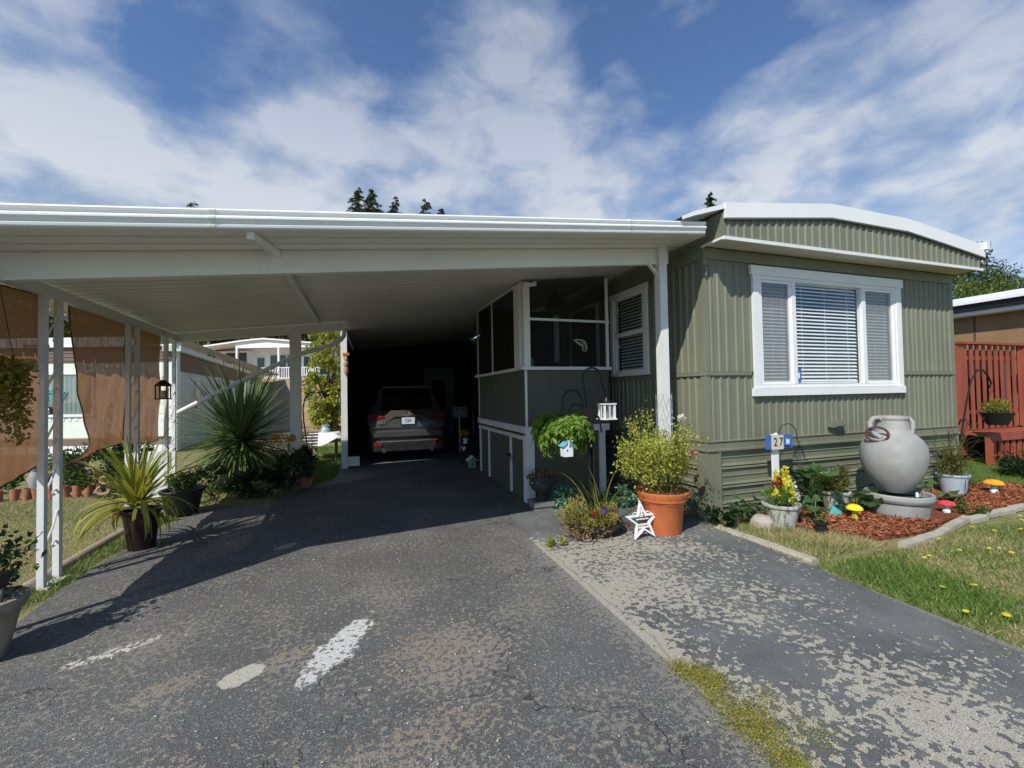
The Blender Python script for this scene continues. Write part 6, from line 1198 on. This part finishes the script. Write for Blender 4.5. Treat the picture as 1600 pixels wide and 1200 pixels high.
def conifer(lab, x, y, h, r, n=22000, grp='fir trees rising behind the carport roof', bare=.15):
    z0 = float(zt(x, y)); th = thing('fir_tree', lab, 'tree', (x, y, z0), 0, grp); P = []; D = []
    for k in range(330):
        f = 1-(1-bare)*rng.random()**.75; z = z0+h*f; R_ = 1.25*r*(1-f)**.9*rng.uniform(.5, 1.15)+.10; a = rng.uniform(0, 2*PI); m_ = int(n/330*(.5+1.2*min(1, R_/3)))
        t = rng.random((m_, 1))**.8; P.append(np.hstack([x+math.cos(a)*R_*t, y+math.sin(a)*R_*t, z+R_*(.22*t-.50*t*t)])+rng.normal(size=(m_, 3))*np.array([.10, .10, .045])*(.25+.25*R_)); D.append(np.tile([math.cos(a), math.sin(a), .05], (m_, 1)))
    P = np.vstack(P); D = np.vstack(D); leaves('foliage', P, .40*h/27, .13*h/27, 'leaf_conifer', th, D=D, jit=.7)
    part('trunk', 'bark', th, lambda b: b.tube([(x, y, z0-.3), (x, y, z0+h*.5), (x, y, z0+h*1.0)], [h*.014, h*.009, .03], 7)); return th
conifer('tallest fir of the pair rising behind the carport roof', -1.2, 73.4, 35.3-float(zt(-1.2, 73.4)), 9.5)
conifer('right hand fir of the tallest pair behind the carport roof', .9, 72.0, 35.0-float(zt(.9, 72)), 8.6)
conifer('middle fir between the tall pair and the rightmost firs over the roof', 4.5, 71.7, 33.9-float(zt(4.5, 71.7)), 7.6)
conifer('fir with a slim tip right of the middle fir over the roof', 9.2, 70.0, 33.4-float(zt(9.2, 70)), 7.4)
conifer('short fir tip at the far right of the row over the roof', 11.6, 69.5, 32.0-float(zt(11.6, 69.5)), 6.0)
conifer('lone fir tip over the left part of the white gutter', -26.6, 82.0, 33.7-float(zt(-26.6, 82)), 10)
conifer('tiny fir tip over the gutter between the lone fir and the tall pair', -16.5, 78.7, 31.9-float(zt(-16.5, 78.7)), 8)
conifer('dark fir just above the left end of the arched house roof', 50.0, 52.0, 31.6-float(zt(50, 52)), 8)
conifer('dark fir tip at the right end of the arched roof', 64.2, 27.7, 16.0-float(zt(64.2, 27.7)), 5.5, grp='fir trees rising behind the carport roof')
hl = ['broad dark tree at the left of the wood behind the white deck house', 'yellow green tree at the far left of the wood, over the neighbour roof', 'green tree behind the left end of the white deck house', 'tall dark tree behind the middle of the white deck house', 'bright green tree behind the right end of the white deck house', 'dense dark tree filling the gap right of the white deck house', 'olive tree high behind the rear gutter, centre', 'dark tree at the back between neighbour roof and deck house']
for k, (x, y, h, r, m_) in enumerate([(-18, 50, 11, 4.5, ('tree_dark', 'leaf_dark')), (-15.5, 44, 8.0, 2.6, ('leaf_gold', 'tree_leaf')), (-12, 50, 10, 4, ('tree_dark', 'tree_leaf')), (-7.5, 52, 12, 4.6, ('tree_dark', 'leaf_dark')), (-3.0, 50, 11, 4, ('tree_leaf', 'tree_dark')), (1.5, 48, 12, 4.2, ('tree_dark', 'tree_leaf')), (-5.0, 58, 14, 5, ('tree_leaf', 'tree_dark')), (-23, 48, 10, 4.5, ('tree_dark', 'tree_leaf'))]):
    tree(hl[k], x, y, h, r, m_, 7000, .36, .85, k=70)
tree('yellow green bushy tree beside the white end post, against the dark garage', -1.20, 14.6, 3.6, .62, ('leaf_lime', 'rose_leaf'), 5200, .11, .97, grp='bushes on the back lawn', k=60)
tree('second leafy bush behind the yellow green one by the end post', -1.25, 17.5, 4.3, .9, ('leaf_lime', 'tree_leaf'), 4200, .14, .95, grp='bushes on the back lawn', k=50)
tree('dark green tree seen between the brown cloth and the front lattice post', -15.5, 24.0, 6.8, 3.2, ('tree_leaf', 'tree_dark'), 4200, .3, .85)
tree('second dark green tree at the left edge behind the neighbour home', -21.0, 22.0, 7.5, 3.2, ('tree_dark', 'tree_leaf'), 3000, .3, .85)
tree('bright bushy tree over the brown home eave, nearest the green home', 27.0, 13.5, 7.4, 2.9, ('tree_leaf', 'leaf_mid'), 14000, .15, .9, k=80)
tree('airy tree over the brown home eave at the right picture edge', 34.5, 13.8, 8.3, 3.4, ('tree_dark', 'tree_leaf'), 11000, .16, .8, k=70)
tree('tall dark tree behind the trees at the right picture edge', 40.0, 19.0, 10.5, 3.8, ('tree_dark', 'leaf_dark'), 9000, .2, .85)
tree('bushy tree just right of the home behind the brown eave', 31.0, 20.0, 8.2, 3.2, ('tree_leaf', 'tree_dark'), 10000, .17, .9, k=70)
# far wooded ridge that reads as one mass
P = []
for k in range(260):
    x = rng.uniform(-120, 130); y = 92+rng.uniform(-6, 22); z0 = float(zt(x, y)); h = rng.uniform(8, 14); m_ = 60
    P.append(np.stack([rng.normal(x, 2.6, m_), rng.normal(y, 2.6, m_), z0+rng.random(m_)*h], 1))
leaves('distant_wood', np.vstack(P), 1.6, 1.0, 'tree_dark', None, kind='stuff')
# ================================================================== LAWN, WEEDS, MULCH, EDGING
def grass(name, n, region, mat, h0, h1, inside, wd=.004):
    x = rng.uniform(region[0], region[1], n); y = rng.uniform(region[2], region[3], n); k = inside(x, y); x, y = x[k], y[k]; n = len(x)
    z = zt(x, y); h = rng.uniform(h0, h1, n); a = rng.uniform(0, 2*PI, n); ln_ = rng.normal(size=(n, 2))*h[:, None]*.55
    w_ = wd*rng.uniform(.7, 1.3, n); V = np.zeros((n, 3, 3)); V[:, 0] = np.stack([x-np.cos(a)*w_, y-np.sin(a)*w_, z], 1); V[:, 1] = np.stack([x+np.cos(a)*w_, y+np.sin(a)*w_, z], 1); V[:, 2] = np.stack([x+ln_[:, 0], y+ln_[:, 1], z+h], 1)
    np_obj(name, V.reshape(-1, 3), np.arange(n*3).reshape(-1, 3), mat, None, kind='stuff')
def fn_(x, y, s, o=0): return np.sin(x*s+o)+np.sin(y*s*1.3+o*2)+.7*np.sin((x+y)*s*2.1+o)+.6*np.sin((x-y)*s*3.3+1+o)
def drR(y): return np.interp(y, [-3, 1.0, 1.6, 2.5, 3.5], [3.13, 3.02, 3.10, 3.26, 3.30])
inR = lambda x, y: (x > drR(y)) & ((y < 2.62) | ((x > 3.3) & (x < 4.3)) | (x > 8.7))
grass('lawn_grass', 120000, (2.9, 9.5, .2, 3.0), 'grass_dry', .010, .035, lambda x, y: inR(x, y) & (y < np.interp(x, [3.4, 4.5, 5.8, 8.5], [2.6, 2.52, 2.74, 3.0])) & (rng.random(len(x)) < .75))
grass('lawn_grass', 130000, (2.9, 9.5, .2, 3.0), 'grass', .012, .045, lambda x, y: inR(x, y) & (y < np.interp(x, [3.4, 4.5, 5.8, 8.5], [2.6, 2.52, 2.74, 3.0])) & (fn_(x, y, 2.2, 1)+rng.normal(size=len(x))*.8 > .35))
grass('lawn_grass', 16000, (3.1, 4.6, 1.5, 2.5), 'grass', .02, .075, lambda x, y: inR(x, y) & (np.hypot((x-3.75-(2.2-y)*-.1)/.32, (y-2.05)/.5)+rng.normal(size=len(x))*.38 < .85), .006)
grass('lawn_grass', 14000, (3.3, 4.5, 2.62, 3.66), 'grass_dry', .015, .07, lambda x, y: (x < 4.4-(3.66-y)*.1))
grass('lawn_grass', 5000, (3.3, 4.4, 2.62, 3.66), 'grass', .02, .08, lambda x, y: fn_(x, y, 5, 2) > .2)
grass('lawn_grass', 60000, (7.8, 13, 3.0, 6.0), 'grass', .02, .06, lambda x, y: (y > 3.3) | (x > 8.7))
grass('lawn_grass', 150000, (-9, -2.48, 2.0, 8.3), 'grass_dry', .012, .035, lambda x, y: x < np.where(y > 6.3, -2.6, -2.47))
grass('lawn_grass', 60000, (-9, -2.48, 2.0, 8.3), 'grass', .012, .04, lambda x, y: (x < -2.47) & (fn_(x, y, 1.6, 3)+rng.normal(size=len(x))*.7 > .2))
grass('lawn_grass', 26000, (-2.4, -.4, 7.6, 13), 'grass', .03, .10, lambda x, y: x < np.where(y > 8.3, -.55, -.5-(8.3-y)*.65), .006)
grass('lawn_grass', 9000, (-2.44, -2.1, 3.6, 6.2), 'grass', .015, .06, lambda x, y: x < -2.25-.03*np.sin(y*7)+rng.normal(size=len(x))*.03)
grass('lawn_grass', 5000, (-2.44, -2.1, 3.2, 6.2), 'grass_dry', .015, .05, lambda x, y: x < -2.25-.03*np.sin(y*7)+rng.normal(size=len(x))*.035)
grass('lawn_grass', 8000, (2.9, 3.5, .3, 3.5), 'grass_dry', .015, .05, lambda x, y: np.abs(x-drR(y)-.03+.0*y) < np.abs(rng.normal(size=len(x)))*.035)
# mulch chips
n_ = 15000; x = rng.uniform(4.05, 8.5, n_); y = rng.uniform(2.66, 3.66, n_); k = (y > np.interp(x, [4.1, 4.45, 5, 5.8, 7, 8.4], [3.1, 2.72, 2.68, 2.86, 2.92, 3.1])+rng.normal(size=n_)*.02) & (np.hypot(x-5.86, y-3.2) > .50); P = np.stack([x[k], y[k], rng.uniform(.012, .045, k.sum())], 1)
D = rng.normal(size=(len(P), 3))*[1, 1, .22]; leaves('wood_chips', P, .055, .014, 'chip', None, D=D, jit=0, kind='stuff')
# edging
eg = thing('garden_edging', 'row of tan concrete edging blocks between lawn and mulch bed', 'garden edging', (5.5, 2.7, 0))
EP = [(4.42, 2.52), (5.0, 2.58), (5.75, 2.75), (6.5, 2.80), (7.3, 2.84), (8.6, 3.02)]
def along(pts, step):
    out = []; carry = 0
    for a, c in zip(pts, pts[1:]):
        L_ = math.dist(a, c); t = carry
        while t < L_: out.append((a[0]+(c[0]-a[0])*t/L_, a[1]+(c[1]-a[1])*t/L_, math.atan2(c[1]-a[1], c[0]-a[0]))); t += step
        carry = t-L_
    return out
bm_ = MB().prism([(-.045, -.02), (.045, -.02), (.045, .035), (.030, .052), (-.032, .050), (-.045, .03)], 'x', 0, .292).mesh('block', 'concrete', False)
for (x, y, a) in along(EP, .30): link(bm_, 'block', eg, (x-5.5, y-2.7, rng.uniform(-.006, .006)), (rng.uniform(-.06, .06), rng.uniform(-.02, .02), a+rng.uniform(-.04, .04)), (1, .72, .85))
e2 = thing('garden_edging', 'low mossy concrete edging from the home corner down to the lawn', 'garden edging', (3.32, 3.1, 0))
for (x, y, a) in along([(3.36, 3.52), (3.40, 2.55)], .33): link(bm_, 'block', e2, (x-3.32, y-3.1, -.018), (rng.uniform(-.1, .1), 0, a+rng.uniform(-.03, .03)), (1.1, 1, .9))
# dandelions
pm_ = MB(); pm_.lathe([(0, 0), (.008, .001), (.014, .004), (.012, .008), (0, .009)], (0, 0, .045), 9); pm_ = pm_.mesh('flower_head', 'petal_yellow', False)
st_m = MB().tube([(0, 0, 0), (.003, 0, .025), (0, 0, .045)], .0014, 4).mesh('stem', 'stem')
for k in range(46):
    if k < 36: x = rng.uniform(4.3, 8.2); y = rng.uniform(1.0, 2.7)
    else: x = rng.uniform(3.3, 5.0); y = rng.uniform(1.2, 2.3)
    if y > np.interp(x, [3.4, 4.5, 5.8, 8.5], [2.5, 2.42, 2.64, 2.9]): y -= .25
    r_ = thing('dandelion', 'small yellow dandelion flower in the lawn to the right of the driveway', 'flower', (x, y, float(zt(x, y))), rng.uniform(0, 6), 'dandelions in the right lawn')
    s_ = rng.uniform(.9, 1.6); link(pm_, 'flower_head', r_, (0, 0, 0), (rng.uniform(-.2, .2), rng.uniform(-.2, .2), 0), (s_, s_, 1)); link(st_m, 'stem', r_)
# pebbles and paint flakes scattered on the asphalt
n_ = 700; x = rng.uniform(-2.1, 3.0, n_); y = rng.uniform(.9, 5.2, n_)**1.0; P = np.stack([x, y, np.full(n_, .009)], 1); leaves('grit', P, .011, .008, 'petal_white', None, D=rng.normal(size=(n_, 3))*[1, 1, .05], up=0, jit=0, kind='stuff')
